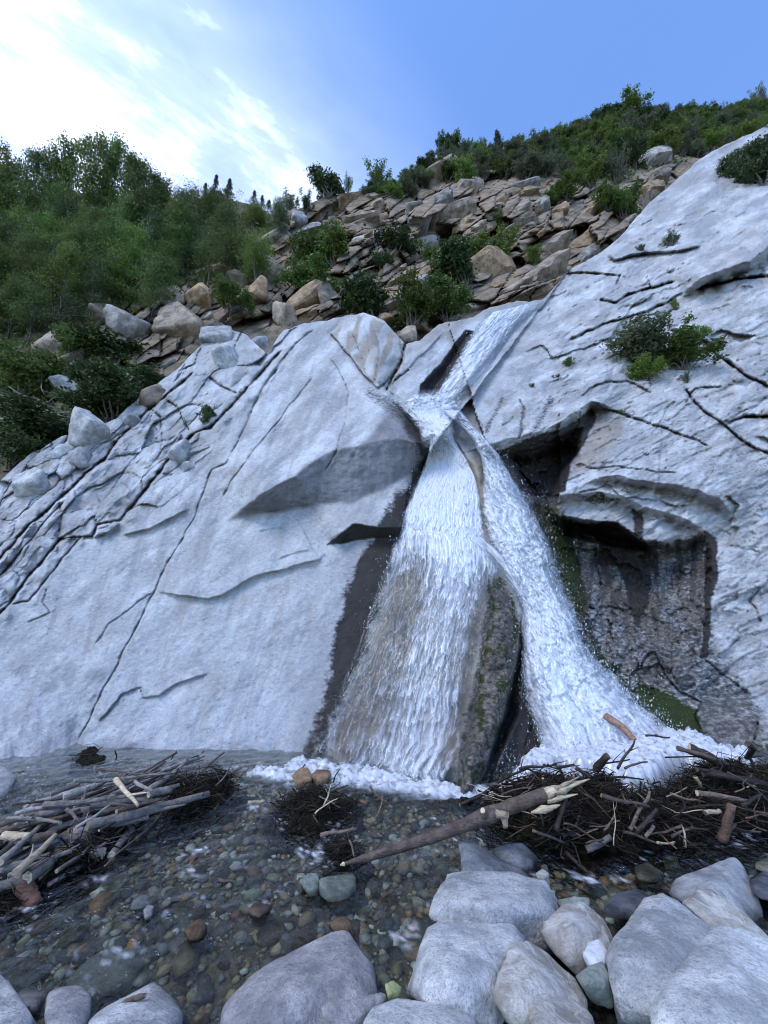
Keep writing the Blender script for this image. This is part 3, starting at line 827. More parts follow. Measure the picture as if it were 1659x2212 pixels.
# ================================================================== falling water
def foam_material(name, tint=(.86, .88, .92)):
    t = NT(name)
    a = t.attr('foam')
    tr = t.n.new('ShaderNodeBsdfTransparent'); tr.inputs[0].default_value = (.93, .95, .96, 1)
    gl = t.n.new('ShaderNodeBsdfGlossy'); gl.inputs['Roughness'].default_value = .18
    fr = t.n.new('ShaderNodeFresnel'); fr.inputs['IOR'].default_value = 1.33
    film = t.n.new('ShaderNodeMixShader'); t.l.new(t.math('MULTIPLY', fr.outputs[0], .8), film.inputs[0])
    t.l.new(tr.outputs[0], film.inputs[1]); t.l.new(gl.outputs[0], film.inputs[2])
    df = t.n.new('ShaderNodeBsdfDiffuse'); df.inputs[0].default_value = tint + (1,)
    tl = t.n.new('ShaderNodeBsdfTranslucent'); tl.inputs[0].default_value = tint + (1,)
    w = t.n.new('ShaderNodeMixShader'); w.inputs[0].default_value = .35
    t.l.new(df.outputs[0], w.inputs[1]); t.l.new(tl.outputs[0], w.inputs[2])
    g2 = t.n.new('ShaderNodeMixShader'); g2.inputs[0].default_value = .07
    t.l.new(w.outputs[0], g2.inputs[1]); t.l.new(gl.outputs[0], g2.inputs[2])
    mx = t.n.new('ShaderNodeMixShader')
    t.l.new(a, mx.inputs[0]); t.l.new(film.outputs[0], mx.inputs[1]); t.l.new(g2.outputs[0], mx.inputs[2])
    return t.done(mx.outputs[0])
M_FOAM = foam_material('white_water')

def z4(L): return [tuple(x * .604 + (656.6 if k % 2 == 0 else 777.6) for k, x in enumerate(r)) for r in L]
UPPER = [(1058,676,1176,648),(1036,696,1156,668),(1012,732,1118,705),(986,778,1078,762),(956,830,1036,818),(928,872,985,866)]
MID = z4([(335,150,545,170),(365,185,520,200),(410,225,520,245),(445,260,545,300),(452,300,585,360),(435,370,615,430),(400,450,630,490),(365,530,640,590),(345,620,655,670),(300,720,700,745),(255,840,690,830),(215,960,660,960),(170,1080,640,1080),(120,1200,622,1200),(75,1320,612,1330),(20,1430,585,1420),(-10,1480,560,1510)])
SIDE = z4([(490,180,560,180),(545,225,600,225),(600,285,650,280),(632,350,705,345),(642,420,745,420),(636,500,800,495),(640,570,860,585),(665,650,900,690),(710,735,930,810),(750,815,965,900),(780,890,1000,980),(785,1000,1055,1070),(775,1110,1130,1140),(785,1220,1200,1215),(825,1310,1280,1290),(845,1400,1370,1370),(850,1460,1400,1420)])
LIP = [(905,842,1002,838),(880,858,1000,852),(862,868,996,866),(866,880,990,882),(880,898,985,898),(896,918,985,915),(908,940,985,935),(912,968,985,965)]
JET = z4([(480,555,530,545),(540,600,600,590),(600,655,660,640),(655,705,715,690),(705,765,770,750),(745,830,815,810),(780,885,880,870),(800,950,950,945),(810,1010,1010,1010)])

def strip_grid(rows, step=1.9):
    R = np.asarray(rows, float)
    mid = (R[:, :2] + R[:, 2:]) / 2
    d = np.concatenate([[0], np.cumsum(np.hypot(*np.diff(mid, axis=0).T))])
    n = int(d[-1] / step) + 2
    t = np.linspace(0, d[-1], n)
    # smooth the rows a little
    C = np.stack([np.interp(t, d, R[:, k]) for k in range(4)], 1)
    k = max(3, int(14 / step))
    ker = np.ones(2 * k + 1) / (2 * k + 1)
    C = np.stack([np.convolve(np.pad(C[:, j], k, mode='reflect', reflect_type='odd'), ker, 'valid') for j in range(4)], 1)
    wmax = np.hypot(C[:, 2] - C[:, 0], C[:, 3] - C[:, 1]).max()
    m = int(wmax / step) + 2
    s = np.linspace(0, 1, m)
    U = C[:, None, 0] + (C[:, None, 2] - C[:, None, 0]) * s
    V = C[:, None, 1] + (C[:, None, 3] - C[:, None, 1]) * s
    return U, V, np.broadcast_to(s, U.shape), np.broadcast_to((t / d[-1])[:, None], U.shape)

def scallop(x, y, fx, fy, seed, amp=1.0):
    w = y * fy - amp * (1.5 * np.abs(fbm(v3(x * fx, y * fy * .30), 2, seed)) + .40 * np.abs(perlin2(x * fx * 2.7, y * fy * .6, seed + 3)) + .09 * perlin2(x * fx * 6, y * fy * 1.5, seed + 4)) + .5 * perlin2(x * fx * .3, y * fy * .2, seed + 6)
    f = w - np.floor(w)
    return f
def water_strip(name, parent, rows, pattern, off, seed, key='Yc'):
    U, V, s, t = strip_grid(rows)
    # ragged side edges
    Yr = rock_Y(U, V, 'Y'); Yb = rock_Y(U, V, key)
    Yb = np.minimum(Yb, Yr + .02)
    P0 = pt(U, V, Yb)
    dx = np.linalg.norm(np.diff(P0, axis=1, prepend=P0[:, :1]), axis=2).cumsum(1)
    dy = np.linalg.norm(np.diff(P0[:, P0.shape[1] // 2], axis=0, prepend=P0[:1, P0.shape[1] // 2]), axis=1).cumsum()[:, None]
    x = dx - dx[:, -1:] / 2; y = np.broadcast_to(dy, x.shape)
    a, relief = pattern(x, y, s, t, seed)
    edge = np.minimum(s, 1 - s)
    prof = sstep(0, .25, edge)
    lift = .22 * sstep(.20, .02, t) if name in ('curtain_water', 'side_water') else (.12 if name == 'lip_water' else 0)
    Y = Yb - (off[0] + off[1] * prof + relief + lift) * (Yb / 8.0)
    P = pt(U, V, Y)
    me = mesh_np(name, P.reshape(-1, 3), grid_faces(*U.shape), M_FOAM, True, {'foam': np.clip(a, 0, 1).ravel()})
    return link(name, me, parent)

def pat_upper(x, y, s, t, seed):
    st = fbm(v3(x * 5.5, y * .55), 5, seed, gain=.62)
    f = fbm(v3(x * 12, y * 3.5), 4, seed + 9, gain=.65)
    edge = np.minimum(s * .9, (1 - s)) + .10 * fbm(v3(x * 6, y * 1.5), 3, seed + 2)
    a = .62 + 1.1 * st + .55 * f
    a = a + .35 * sstep(.22, 0, t) * (1 - s) - .75 * sstep(.50, .92, s) * (.55 + .45 * sstep(.25, .7, t))
    a = np.clip(a, 0, 1) * sstep(.0, .14, edge + .12 * f) * sstep(1, .93, t)
    return a, .16 * st + .06 * f
def pat_curtain(layer):
    def f(x, y, s, t, seed):
        dens = np.interp(t, [0, .10, .25, .38, .50, .62, .8, 1], [.95, .96, .86, .74, .44, .34, .38, .52])
        # brightest along the centre line, thin to the left where the brown rock shows
        cen = np.interp(t, [0, .3, .5, 1], [.5, .55, .62, .64])
        dens = dens + .15 * sstep(.2, .02, t) + .22 * np.exp(-((s - cen) / .2) ** 2) - .34 * sstep(.5, .12, s) * sstep(.33, .5, t) - .16 * np.exp(-((s - .3) / .12) ** 2) * np.exp(-((t - .55) / .12) ** 2)
        f1 = scallop(x, y, 5.0, 1.25, seed, 1.2); f2 = scallop(x, y, 9.5, 2.5, seed + 20, 1.2); f3 = scallop(x, y, 15, 4.6, seed + 40)
        wisp = fbm(v3(x * 20, y * .6), 4, seed + 5, gain=.62)
        fine = fbm(v3(x * 26, y * 5), 4, seed + 6, gain=.62)
        rim = .50 * f1 ** 2.4 + .42 * f2 ** 2.0 + .20 * f3 ** 2
        up = sstep(.46, .25, t)
        low = .10 + rim * .72 + .62 * wisp * (.55 + .6 * rim) + .10 * fine
        high = .42 + .35 * f3 + .95 * fine + .75 * wisp + .20 * f2
        a = (1 - up) * low + up * high
        a = a + (dens - .45) * 1.0
        if layer: a = (a - .40) * 1.7
        edge = np.minimum(s, 1 - s) + .05 * fbm(v3(x * 7, y * 2.4), 4, seed + 7, gain=.65)
        edge = edge + .03 * sstep(.3, .05, t) * (1 + fbm(v3(x * 4, y * 3), 3, seed + 12))
        a = np.clip(a, 0, .93) * sstep(.0, .055, edge) * sstep(0, .03, t)
        # the rock rib pokes out right of centre: the curtain ends in a fringe there
        rib = sstep(.80, .90, s + .10 * fbm(v3(x * 5, y * 1.5), 3, seed + 8)) * sstep(.40, .50, t)
        a = a * (1 - rib)
        if not layer: a = np.maximum(a, 0)
        return a, .05 * rim + .03 * wisp + .05 * up * fine
    return f
def pat_side(layer):
    def f(x, y, s, t, seed):
        gr = fbm(v3(x * 13, y * 8), 5, seed, gain=.72)
        big = fbm(v3(x * 2.2, y * .9), 3, seed + 3)
        st = fbm(v3(x * 12, y * 1.4), 4, seed + 4)
        core = np.interp(t, [0, .2, .45, .55, .75, 1], [.95, .92, .78, .98, 1.0, 1.05])
        lat = np.interp(t, [0, .3, .5, 1], [.5, .45, .30, .45])
        a = core + .85 * gr + .45 * big + .45 * st + .20 * np.exp(-((s - lat) / .25) ** 2) - .30 * sstep(.55, 1, s) * sstep(.15, .35, t)
        if layer: a = (a - .62) * 1.8
        edge = np.minimum(s * 1.3, 1 - s) + .10 * fbm(v3(x * 6, y * 4), 4, seed + 7, gain=.7)
        a = np.clip(a, 0, 1) * sstep(.0, .13, edge)
        return a, .10 * gr + .10 * big
    return f
def pat_lip(x, y, s, t, seed):
    gr = fbm(v3(x * 9, y * 8), 5, seed, gain=.72); big = fbm(v3(x * 2.5, y * 2.5), 3, seed + 2)
    e = np.minimum(s, 1 - s) + .16 * fbm(v3(x * 4, y * 4), 4, seed + 1, gain=.65)
    a = (.95 + .9 * gr + .5 * big) * sstep(.0, .16, e) * sstep(0, .22, t + .1 * gr) * sstep(1, .7, t + .15 * gr)
    return np.clip(a, 0, 1), .14 * gr + .12 * big
def pat_jet(x, y, s, t, seed):
    st = fbm(v3(x * 9, y * 1.6), 4, seed, gain=.65)
    e = np.minimum(s, 1 - s) + .12 * fbm(v3(x * 5, y * 3), 3, seed + 1)
    a = (.62 + 1.3 * st) * sstep(.02, .42, e) * sstep(0, .30, t) * sstep(1, .7, t)
    return np.clip(a, 0, 1), .05 * st

falls = link('waterfall', None)
falls.location = (0, 0, 0)
tag(falls, 'white waterfall sliding down the chute and fanning out over brown rock', None, None, 'structure')
water_strip('chute_water', falls, UPPER, pat_upper, (.05, .22), 5)
water_strip('chute_water', falls, UPPER, pat_upper, (.12, .30), 15)
water_strip('curtain_water', falls, MID, pat_curtain(0), (.04, .08), 25)
water_strip('curtain_water', falls, MID, pat_curtain(1), (.09, .13), 35)
water_strip('lip_water', falls, LIP, pat_lip, (.10, .16), 75)
water_strip('side_water', falls, SIDE, pat_side(0), (.05, .20), 45)
water_strip('side_water', falls, SIDE, pat_side(1), (.10, .34), 55)
water_strip('jet_water', falls, JET, pat_jet, (.07, .10), 65)

def spray():
    rng = np.random.RandomState(3)
    pts = []
    def along(rows, side, n, spread, lo=0, hi=1):
        U, V, s, t = strip_grid(rows, 6)
        i = (rng.uniform(lo, hi, n) * (U.shape[0] - 1)).astype(int)
        j = -1 if side > 0 else 0
        du = side * (rng.exponential(spread, n) - spread * 1.1)
        u = U[i, j] + du; v = V[i, j] + rng.normal(0, 6, n)
        pts.append(np.stack([u, v, rng.uniform(.1, .7, n)], 1))
    along(SIDE, 1, 4200, 22, .1, .98); along(SIDE, -1, 900, 10, .3, .95)
    along(MID, -1, 350, 9, .2, .6); along(UPPER, -1, 350, 9, .1, .95)
    n = 900
    pts.append(np.stack([rng.uniform(1080, 1430, n), rng.normal(1640, 22, n), rng.uniform(.1, .6, n)], 1))
    A = np.concatenate(pts)
    Y = rock_Y(A[:, 0], A[:, 1], 'Yb') - A[:, 2]
    C = pt(A[:, 0], A[:, 1], Y)
    C = C[C[:, 2] > .08]
    r = rng.gamma(1.3, .0019, len(C)) * (C[:, 1] / 7) + .001
    o = np.array([(1, 0, 0), (-1, 0, 0), (0, 1, 0), (0, -1, 0), (0, 0, 1.7), (0, 0, -1.9)])
    f = np.array([(0, 2, 4), (2, 1, 4), (1, 3, 4), (3, 0, 4), (2, 0, 5), (1, 2, 5), (3, 1, 5), (0, 3, 5)])
    V = (C[:, None] + o[None] * r[:, None, None]).reshape(-1, 3)
    F = (f[None] + 6 * np.arange(len(C))[:, None, None]).reshape(-1, 3)
    me = mesh_np('spray', V, F, M_FOAM, True, {'foam': np.full(len(V), .9)})
    tag(link('spray', me, falls), None, None, None, 'stuff')
spray()

# ================================================================== stream
def proj(P):
    x, y, z = P[..., 0], P[..., 1], P[..., 2] - CAM_H
    f = y * CP + z * SP; c = -y * SP + z * CP
    return 829.5 + FPX * x / f, 1106 - FPX * c / f
def water_z(x, y):
    return .02 + .10 * sstep(3.5, 4.6, y)
def bed_z(x, y):
    q = v3(x, y)
    bank = sstep(2.35, 1.5, y + .25 * np.sin(x * 1.3)) * .10
    return water_z(x, y) - .13 + .07 * fbm(q * .9, 4, 121) + .03 * fbm(q * 4, 3, 122) + bank + .10 * sstep(.7, 1.7, x) * sstep(3.1, 2.3, y)
def build_stream():
    t = NT('stream_bed')
    p = t.pos()
    n = t.noise(p, 9, 6, .7); n2 = t.noise(p, 60, 3, .6)
    c = t.mix(t.ramp(n, [(.35, 0), (.66, 1)]), (.04, .033, .02), (.15, .115, .068))
    c = t.mix(t.math('MULTIPLY', t.ramp(n2, [(.55, 0), (.7, 1)]), .5), c, (.17, .16, .14))
    M = t.done(t.bsdf(c, .8, t.bump(t.math('ADD', t.noise(p, 22, 5, .7), t.math('MULTIPLY', n2, .3)), .9, .03), .3))
    xs = np.concatenate([np.arange(-14, -4, .25), np.arange(-4, 4, .035), np.arange(4, 14.1, .25)])
    ys = np.concatenate([np.arange(-6, 1.4, .3), np.arange(1.4, 6.4, .035), np.arange(6.4, 9, .3)])
    X, Y = np.meshgrid(xs, ys)
    Z = bed_z(X, Y)
    me = mesh_np('stream_bed', np.stack([X, Y, Z], -1).reshape(-1, 3), grid_faces(*X.shape)[:, ::-1], M)
    tag(link('stream_bed', me), 'dark gravelly bed of the shallow stream', None, None, 'structure')
    # moving water
    t = NT('stream_water')
    p = t.pos()
    mp = t.mapping(p, (1, .55, 1), (0, 0, .25))
    h = t.math('ADD', t.noise(mp, 9, 4, .6, .6), t.math('MULTIPLY', t.noise(mp, 30, 3, .6), .35))
    nb = t.bump(h, .9, .06)
    tr = t.n.new('ShaderNodeBsdfTransparent'); tr.inputs[0].default_value = (.74, .81, .76, 1)
    gl = t.n.new('ShaderNodeBsdfGlossy'); gl.inputs['Roughness'].default_value = .06; t.l.new(nb, gl.inputs['Normal'])
    fr = t.n.new('ShaderNodeFresnel'); fr.inputs['IOR'].default_value = 1.33
    wsh = t.n.new('ShaderNodeMixShader'); t.l.new(t.math('MULTIPLY', fr.outputs[0], 2.6, True), wsh.inputs[0])
    t.l.new(tr.outputs[0], wsh.inputs[1]); t.l.new(gl.outputs[0], wsh.inputs[2])
    df = t.n.new('ShaderNodeBsdfDiffuse'); df.inputs[0].default_value = (.82, .85, .9, 1)
    mx = t.n.new('ShaderNodeMixShader'); t.l.new(t.attr('foam'), mx.inputs[0])
    t.l.new(wsh.outputs[0], mx.inputs[1]); t.l.new(df.outputs[0], mx.inputs[2])
    M = t.done(mx.outputs[0])
    xs = np.arange(-7, 7, .026); ys = np.arange(1.75, 6.2, .026)
    X, Y = np.meshgrid(xs, ys)
    q = v3(X * .94 + Y * .34, Y * .94 - X * .34)
    rip = fbm(q * np.array([3.5, 6.5, 1]), 4, 131)
    Z = water_z(X, Y) + .020 * rip + .009 * fbm(q * np.array([11., 18., 1.]), 3, 132)
    u, v = proj(np.stack([X, Y, Z], -1))
    fm = np.zeros(X.shape)
    nz = fbm(v3(X * 10 + Y * 4, Y * 30 - X * 11), 5, 133, gain=.68)
    def patch(cx, cy, rx, ry, an, k):
        ca, sa = math.cos(an), math.sin(an)
        dx, dy = u - cx, v - cy
        r = np.hypot((dx * ca + dy * sa) / rx, (-dx * sa + dy * ca) / ry)
        return k * np.exp(-r * r)
    for a in ((640,1770,45,16,-.3,.75),(560,1745,40,10,-.2,.6),(610,1830,30,8,.1,.4),(420,1840,40,14,-.4,.6),(415,1885,35,20,.5,.5),(215,1895,40,14,-.3,.55),(60,1960,60,20,0,.45),(250,2060,70,30,-.5,.5),
              (660,1840,40,18,.2,.5),(690,1870,40,14,0,.4),(870,2020,40,45,1.2,.55),(830,1960,26,14,.3,.35),(1240,1790,50,8,.2,.4),(1260,1895,70,12,.35,.65),(1160,1900,30,18,-.6,.6),(1340,1900,40,14,.3,.6),(1560,1795,60,16,-.4,.6),(1600,1820,50,16,-.2,.5),
              (690,1840,14,30,.3,.6),(730,1780,40,30,.3,.35),(620,1700,60,10,.1,.4),(500,1660,60,8,0,.5),(1120,1845,70,12,.1,.3)):
        fm = np.maximum(fm, patch(*a))
    fm = np.clip((fm * 1.0 + 1.1 * nz - .48) * 1.5, 0, .75) * sstep(.08, .3, fm)
    fm = np.maximum(fm, .45 * sstep(.22, .5, nz) * sstep(-.1, .35, fbm(v3(X * .9, Y * 1.3), 3, 134)))
    me = mesh_np('stream_water', np.stack([X, Y, Z], -1).reshape(-1, 3), grid_faces(*X.shape)[:, ::-1], M, True, {'foam': fm.ravel()})
    tag(link('stream_water', me), 'clear shallow rippling stream water', None, None, 'structure')
    # churned white water at the foot of the falls
    FO = [(540,1658),(600,1645),(650,1636),(740,1640),(830,1654),(900,1672),(990,1686),(1060,1694),(1095,1680),(1130,1655),(1160,1640),(1250,1640),(1380,1620),(1440,1598),(1500,1600),(1560,1630),(1628,1646),(1622,1666),(1540,1665),(1480,1645),(1445,1655),(1410,1702),(1340,1700),(1280,1676),(1200,1672),(1130,1695),(1080,1716),(1000,1714),(900,1698),(800,1684),(700,1674),(620,1672)]
    xs = np.arange(-2.2, 5.4, .02); ys = np.arange(4.0, 6.4, .02)
    X, Y = np.meshgrid(xs, ys)
    u, v = proj(np.stack([X, Y, 0 * X + .16], -1))
    q = v3(X * 5, Y * 7)
    lump = fbm(q, 5, 141, gain=.68)
    sd = poly_sd(u, v, FO) + 16 * lump + 5
    m = sstep(-9, 12, sd)
    Z = .10 + m * (.03 + .07 * lump + .06 * fbm(q * 3, 4, 142, gain=.65)) + .16 * sstep(1090, 1160, u) * m
    a = np.clip(m * (.95 + 2.0 * fbm(q * 2.2, 5, 143, gain=.7)), 0, 1)
    keep = m > .004
    F = grid_faces(*X.shape)[:, ::-1]
    F = F[keep.ravel()[F].any(1)]
    ids, inv = np.unique(F, return_inverse=True)
    me = mesh_np('churned_water', np.stack([X, Y, Z], -1).reshape(-1, 3)[ids], inv.reshape(-1, 4), M_FOAM, True, {'foam': a.ravel()[ids]})
    tag(link('churned_water', me), 'churned white water at the foot of the falls', None, None, 'structure')
build_stream()

# ================================================================== stones
def ico(n):
    bm = bmesh.new(); bmesh.ops.create_icosphere(bm, subdivisions=n, radius=1.0)
    V = np.array([v.co[:] for v in bm.verts]); F = np.array([[q.index for q in f.verts] for f in bm.faces]); bm.free()
    V /= np.linalg.norm(V, axis=1, keepdims=True)
    return V, F
ICO = {n: ico(n) for n in (2, 3, 4, 5, 6)}
def soft_poly(dirs, N, D, p):
    """radius of a rounded convex body cut by planes (N, D) along unit directions"""
    c = np.maximum(dirs @ N.T, 0) / D
    return (c ** p).sum(1) ** (-1.0 / p)
def rock_mesh(name, seed, mat, sub=3, planes=12, p=16, rough=.05, squash=(1, 1, 1), rr=(.62, 1.0), smooth=True):
    r = np.random.RandomState(seed)
    d, F = ICO[sub]
    N = r.normal(size=(planes, 3)); N /= np.linalg.norm(N, axis=1, keepdims=True)
    N = np.concatenate([N, np.array([(1, 0, 0), (-1, 0, 0), (0, 1, 0), (0, -1, 0), (0, 0, 1), (0, 0, -1)])])
    D = np.concatenate([r.uniform(*rr, planes), np.full(6, 1.0)])
    V = d * soft_poly(d, N, D, p)[:, None]
    V = V * (1 + rough * fbm(V * 2.1 + seed, 4, seed % 17, gain=.6)[:, None])
    V /= np.abs(V).max(0)
    return mesh_np(name, V * np.array(squash), F, mat, smooth)
def block_mesh(name, seed, mat):
    r = np.random.RandomState(seed)
    d, F = ICO[3]
    N = np.array([(1, 0, 0), (-1, 0, 0), (0, 1, 0), (0, -1, 0), (0, 0, 1), (0, 0, -1)], float)
    N = N + r.normal(0, .22, N.shape)
    E = r.normal(size=(5, 3)); N = np.concatenate([N, E]); N /= np.linalg.norm(N, axis=1, keepdims=True)
    D = np.concatenate([r.uniform(.55, .9, 6), r.uniform(.75, 1.1, 5)])
    V = d * soft_poly(d, N, D, 90)[:, None]
    V = V * (1 + .05 * fbm(V * 2.4 + seed, 3, seed % 13)[:, None])
    V /= np.abs(V).max(0)
    return mesh_np(name, V, F, mat, False)

def rock_material(name, c1, c2, speck=(.12, .12, .13), sk=.35, rough=.82, vein=None, tint=.16, scale=1.0):
    t = NT(name)
    p = t.pos()
    o = t.coord('Object')
    ran = t.rand()
    n = t.noise(p, 5 * scale, 6, .65); f = t.noise(p, 70 * scale, 3, .65); g = t.noise(p, 230 * scale, 2, .6)
    c = t.mix(t.ramp(n, [(.40, 0), (.60, 1)]), tuple(x * .82 for x in c1), tuple(min(.8, x * 1.1) for x in c2))
    pt2 = t.noise(p, 16 * scale, 6, .72)
    c = t.mix(t.math('MULTIPLY', t.ramp(pt2, [(.52, 0), (.64, 1)]), .45), c, tuple(x * .6 for x in c1))
    c = t.mix(t.math('MULTIPLY', t.ramp(f, [(.5, 0), (.68, 1)]), sk), c, tuple(x * .45 for x in c1))
    c = t.mix(t.math('MULTIPLY', t.ramp(g, [(.55, 0), (.66, 1)]), sk), c, speck)
    if vein:
        w = t.ramp(t.noise(p, 3.0 * scale, 3, .5, 1.8), [(.47, 0), (.5, 1), (.53, 0)])
        c = t.mix(t.math('MULTIPLY', w, .6), c, vein)
    hs = t.n.new('ShaderNodeHueSaturation')
    t.l.new(t.math('ADD', 1 - tint, t.math('MULTIPLY', ran, 2 * tint)), hs.inputs['Value'])
    t.l.new(c, hs.inputs['Color'])
    h = t.math('ADD', t.noise(p, 12 * scale, 7, .7), t.math('MULTIPLY', f, .25))
    zz = t.n.new('ShaderNodeSeparateXYZ'); t.l.new(p, zz.inputs[0])
    wl_ = t.ramp(t.math('ADD', t.math('ADD', zz.outputs[2], .5), t.math('MULTIPLY', n, .08)), [(.57, 1), (.63, 0)])
    wc = t.mix(1.0, hs.outputs[0], (.36, .35, .33), 'MULTIPLY')
    wet_col = t.mix(wl_, hs.outputs[0], wc)
    return t.done(t.bsdf(wet_col, rough, t.bump(h, .85, .035 / scale), .35))
R_PALE = rock_material('pale_granite', (.38, .385, .385), (.56, .56, .55), sk=.6)
R_GREY = rock_material('grey_stone', (.27, .275, .285), (.42, .42, .41), sk=.4)
R_MAUVE = rock_material('mauve_grey_stone', (.25, .235, .245), (.38, .36, .355), speck=(.10, .09, .09), sk=.5)
R_TAN = rock_material('tan_quartzite', (.33, .30, .255), (.50, .47, .43), vein=(.60, .57, .53), sk=.4)
R_RUST = rock_material('rusty_stone', (.15, .085, .045), (.30, .19, .11), sk=.3)
R_GREEN = rock_material('greenish_stone', (.19, .22, .18), (.33, .36, .31), sk=.3)
R_DARK = rock_material('dark_stone', (.035, .037, .045), (.11, .11, .12), sk=.3, rough=.45)
R_SLATE = rock_material('slate_stone', (.13, .14, .15), (.26, .27, .28), sk=.4, rough=.6)
R_OLIVE = rock_material('olive_wet_stone', (.10, .10, .06), (.22, .20, .13), sk=.35, rough=.4)
R_BROWN = rock_material('brown_stone', (.10, .06, .045), (.22, .14, .10), sk=.3, rough=.5)
R_CLIFF = rock_material('outcrop_rock', (.18, .14, .10), (.36, .29, .22), sk=.35, tint=.35, scale=.45)
R_CLIFF2 = rock_material('ochre_outcrop_rock', (.23, .145, .075), (.40, .28, .17), sk=.35, tint=.30, scale=.45)
R_CLIFF3 = rock_material('grey_outcrop_rock', (.19, .175, .155), (.36, .335, .305), sk=.35, tint=.28, scale=.45)

# blocky outcrop on the hillside: each block is a part of the hillside
hill_obj = bpy.data.objects['hillside']
def build_blocks():
    rng = random.Random(12)
    protos = [[block_mesh('rock_block', 200 + k, m) for k in range(9)] for m in (R_CLIFF, R_CLIFF2, R_CLIFF3)]
    spots = []
    for tier, (want, sizes, far) in enumerate(((75, (48, 60, 76, 96), .36), (70, (18, 24, 30, 38), .27))):
        n = tries = 0
        while n < want and tries < 20000:
            tries += 1
            inR = rng.random() < .12
            pg = RUBBLE if inR else OUTCROP
            u = rng.uniform(60, 1500); v = rng.uniform(330, 900)
            if not inside(np.array([u]), np.array([v]), pg)[0]: continue
            L = rng.choice(sizes) * (.75 if inR else 1.0)
            if any(((u - a) * .6) ** 2 + ((v - b) * 1.5) ** 2 < (far * (L + c)) ** 2 * .5 for a, b, c in spots): continue
            spots.append((u, v, L)); n += 1
            Y = float(hill_Y(np.array([u]), np.array([v]))[0])
            m = pxm(Y, v)
            # long axis dips to the lower left, as the strata do
            ang = rad(rng.gauss(34 if not inR else 42, 6 if tier == 0 else 9))
            if tier == 0: sc = (L * m * rng.uniform(.7, 1.0), L * m * .5, L * m * rng.uniform(.2, .3))
            else: sc = (L * m * rng.uniform(.5, .75), L * m * .5, L * m * rng.uniform(.22, .36))
            k = rng.choices((0, 1, 2), (6, 2.6, 2.2))[0]
            o = link('rock_block', rng.choice(protos[k]), hill_obj)
            pos = pt(u, v, Y + (.42 if tier == 0 else .3) * L * m)
            M = Matrix.Rotation(rng.gauss(.12, .16), 4, 'Z') @ Matrix.Rotation(-ang, 4, 'Y') @ Matrix.Rotation(rng.gauss(-.45, .25), 4, 'X')
            o.matrix_local = Matrix.Translation(pos) @ M @ Matrix.Diagonal((*sc, 1))
build_blocks()

def hull_planes(pts):
    bm = bmesh.new()
    for q in pts: bm.verts.new(q)
    r = bmesh.ops.convex_hull(bm, input=bm.verts)
    bm.normal_update()
    N, D = [], []
    cen = np.mean(np.array(pts), 0)
    for f in bm.faces:
        n = np.array(f.normal[:]); c = np.array(f.calc_center_median()[:])
        d = n @ (c - cen)
        if d < 0: n, d = -n, -d
        if f.calc_area() < 1e-7: continue
        N.append(n); D.append(max(d, 1e-3))
    bm.free()
    return np.array(N), np.array(D), cen
def hull_rock(name, pts, mat, label, cat='boulder', group=None, thick=.5, p=200, rough=.065, sub=5, seed=1, down=.12, cracks=None):
    """pts: (u, v, height above water) front corners; a body with real depth is grown behind them"""
    F3 = []
    for u, v, Y in pts: F3.append(pt(u, v, Y))
    F3 = np.array(F3)
    uv = np.array([(q[0], q[1]) for q in pts], float); cu = uv.mean(0)
    uv = cu + (uv - cu) * 1.04
    F3 = np.array([pt(a[0], a[1], q[2]) for a, q in zip(uv, pts)])
    sh = cu + (uv - cu) * .9
    B = np.array([pt(a[0], a[1], q[2] + thick) for a, q in zip(sh, pts)])
    low = F3[F3[:, 2] < np.percentile(F3[:, 2], 45)] * np.array([1, 1, 1]) - np.array([0, 0, down])
    A = np.concatenate([F3, B, low])
    N, D, c = hull_planes([tuple(q) for q in A])
    R_ = np.random.RandomState(seed + 400)
    E = R_.normal(size=(40, 3)); E /= np.linalg.norm(E, axis=1, keepdims=True)
    hs = ((A - c) @ E.T).max(0)
    N = np.concatenate([N, E]); D = np.concatenate([D, hs * R_.uniform(.90, .995, 40)])
    d, F = ICO[sub]
    V = d * soft_poly(d, N, D, p)[:, None]
    size = np.abs(V).max()
    q = V / size
    V = V * (1 + rough * fbm(q * 1.7 + seed * 3.1, 5, seed, gain=.6)[:, None] - rough * .55 * np.abs(fbm(q * 3.5 + seed, 4, seed + 2))[:, None] + rough * .45 * (lambda n: np.floor(n) + sstep(.7, 1, n - np.floor(n)))(fbm(q * 1.5 + seed * 1.7, 4, seed + 6) * 5)[:, None])
    o = link(name, mesh_np(name, V, F, mat), None, tuple(c))
    return tag(o, label, cat, group)
def r6(L, dz): return [(x * .635 + 604.8, y * .635 + 1598.4, Y) for x, y, Y in L]
def r5(L): return [(x * .5, y * .5 + 1598.4, Y) for x, y, Y in L]
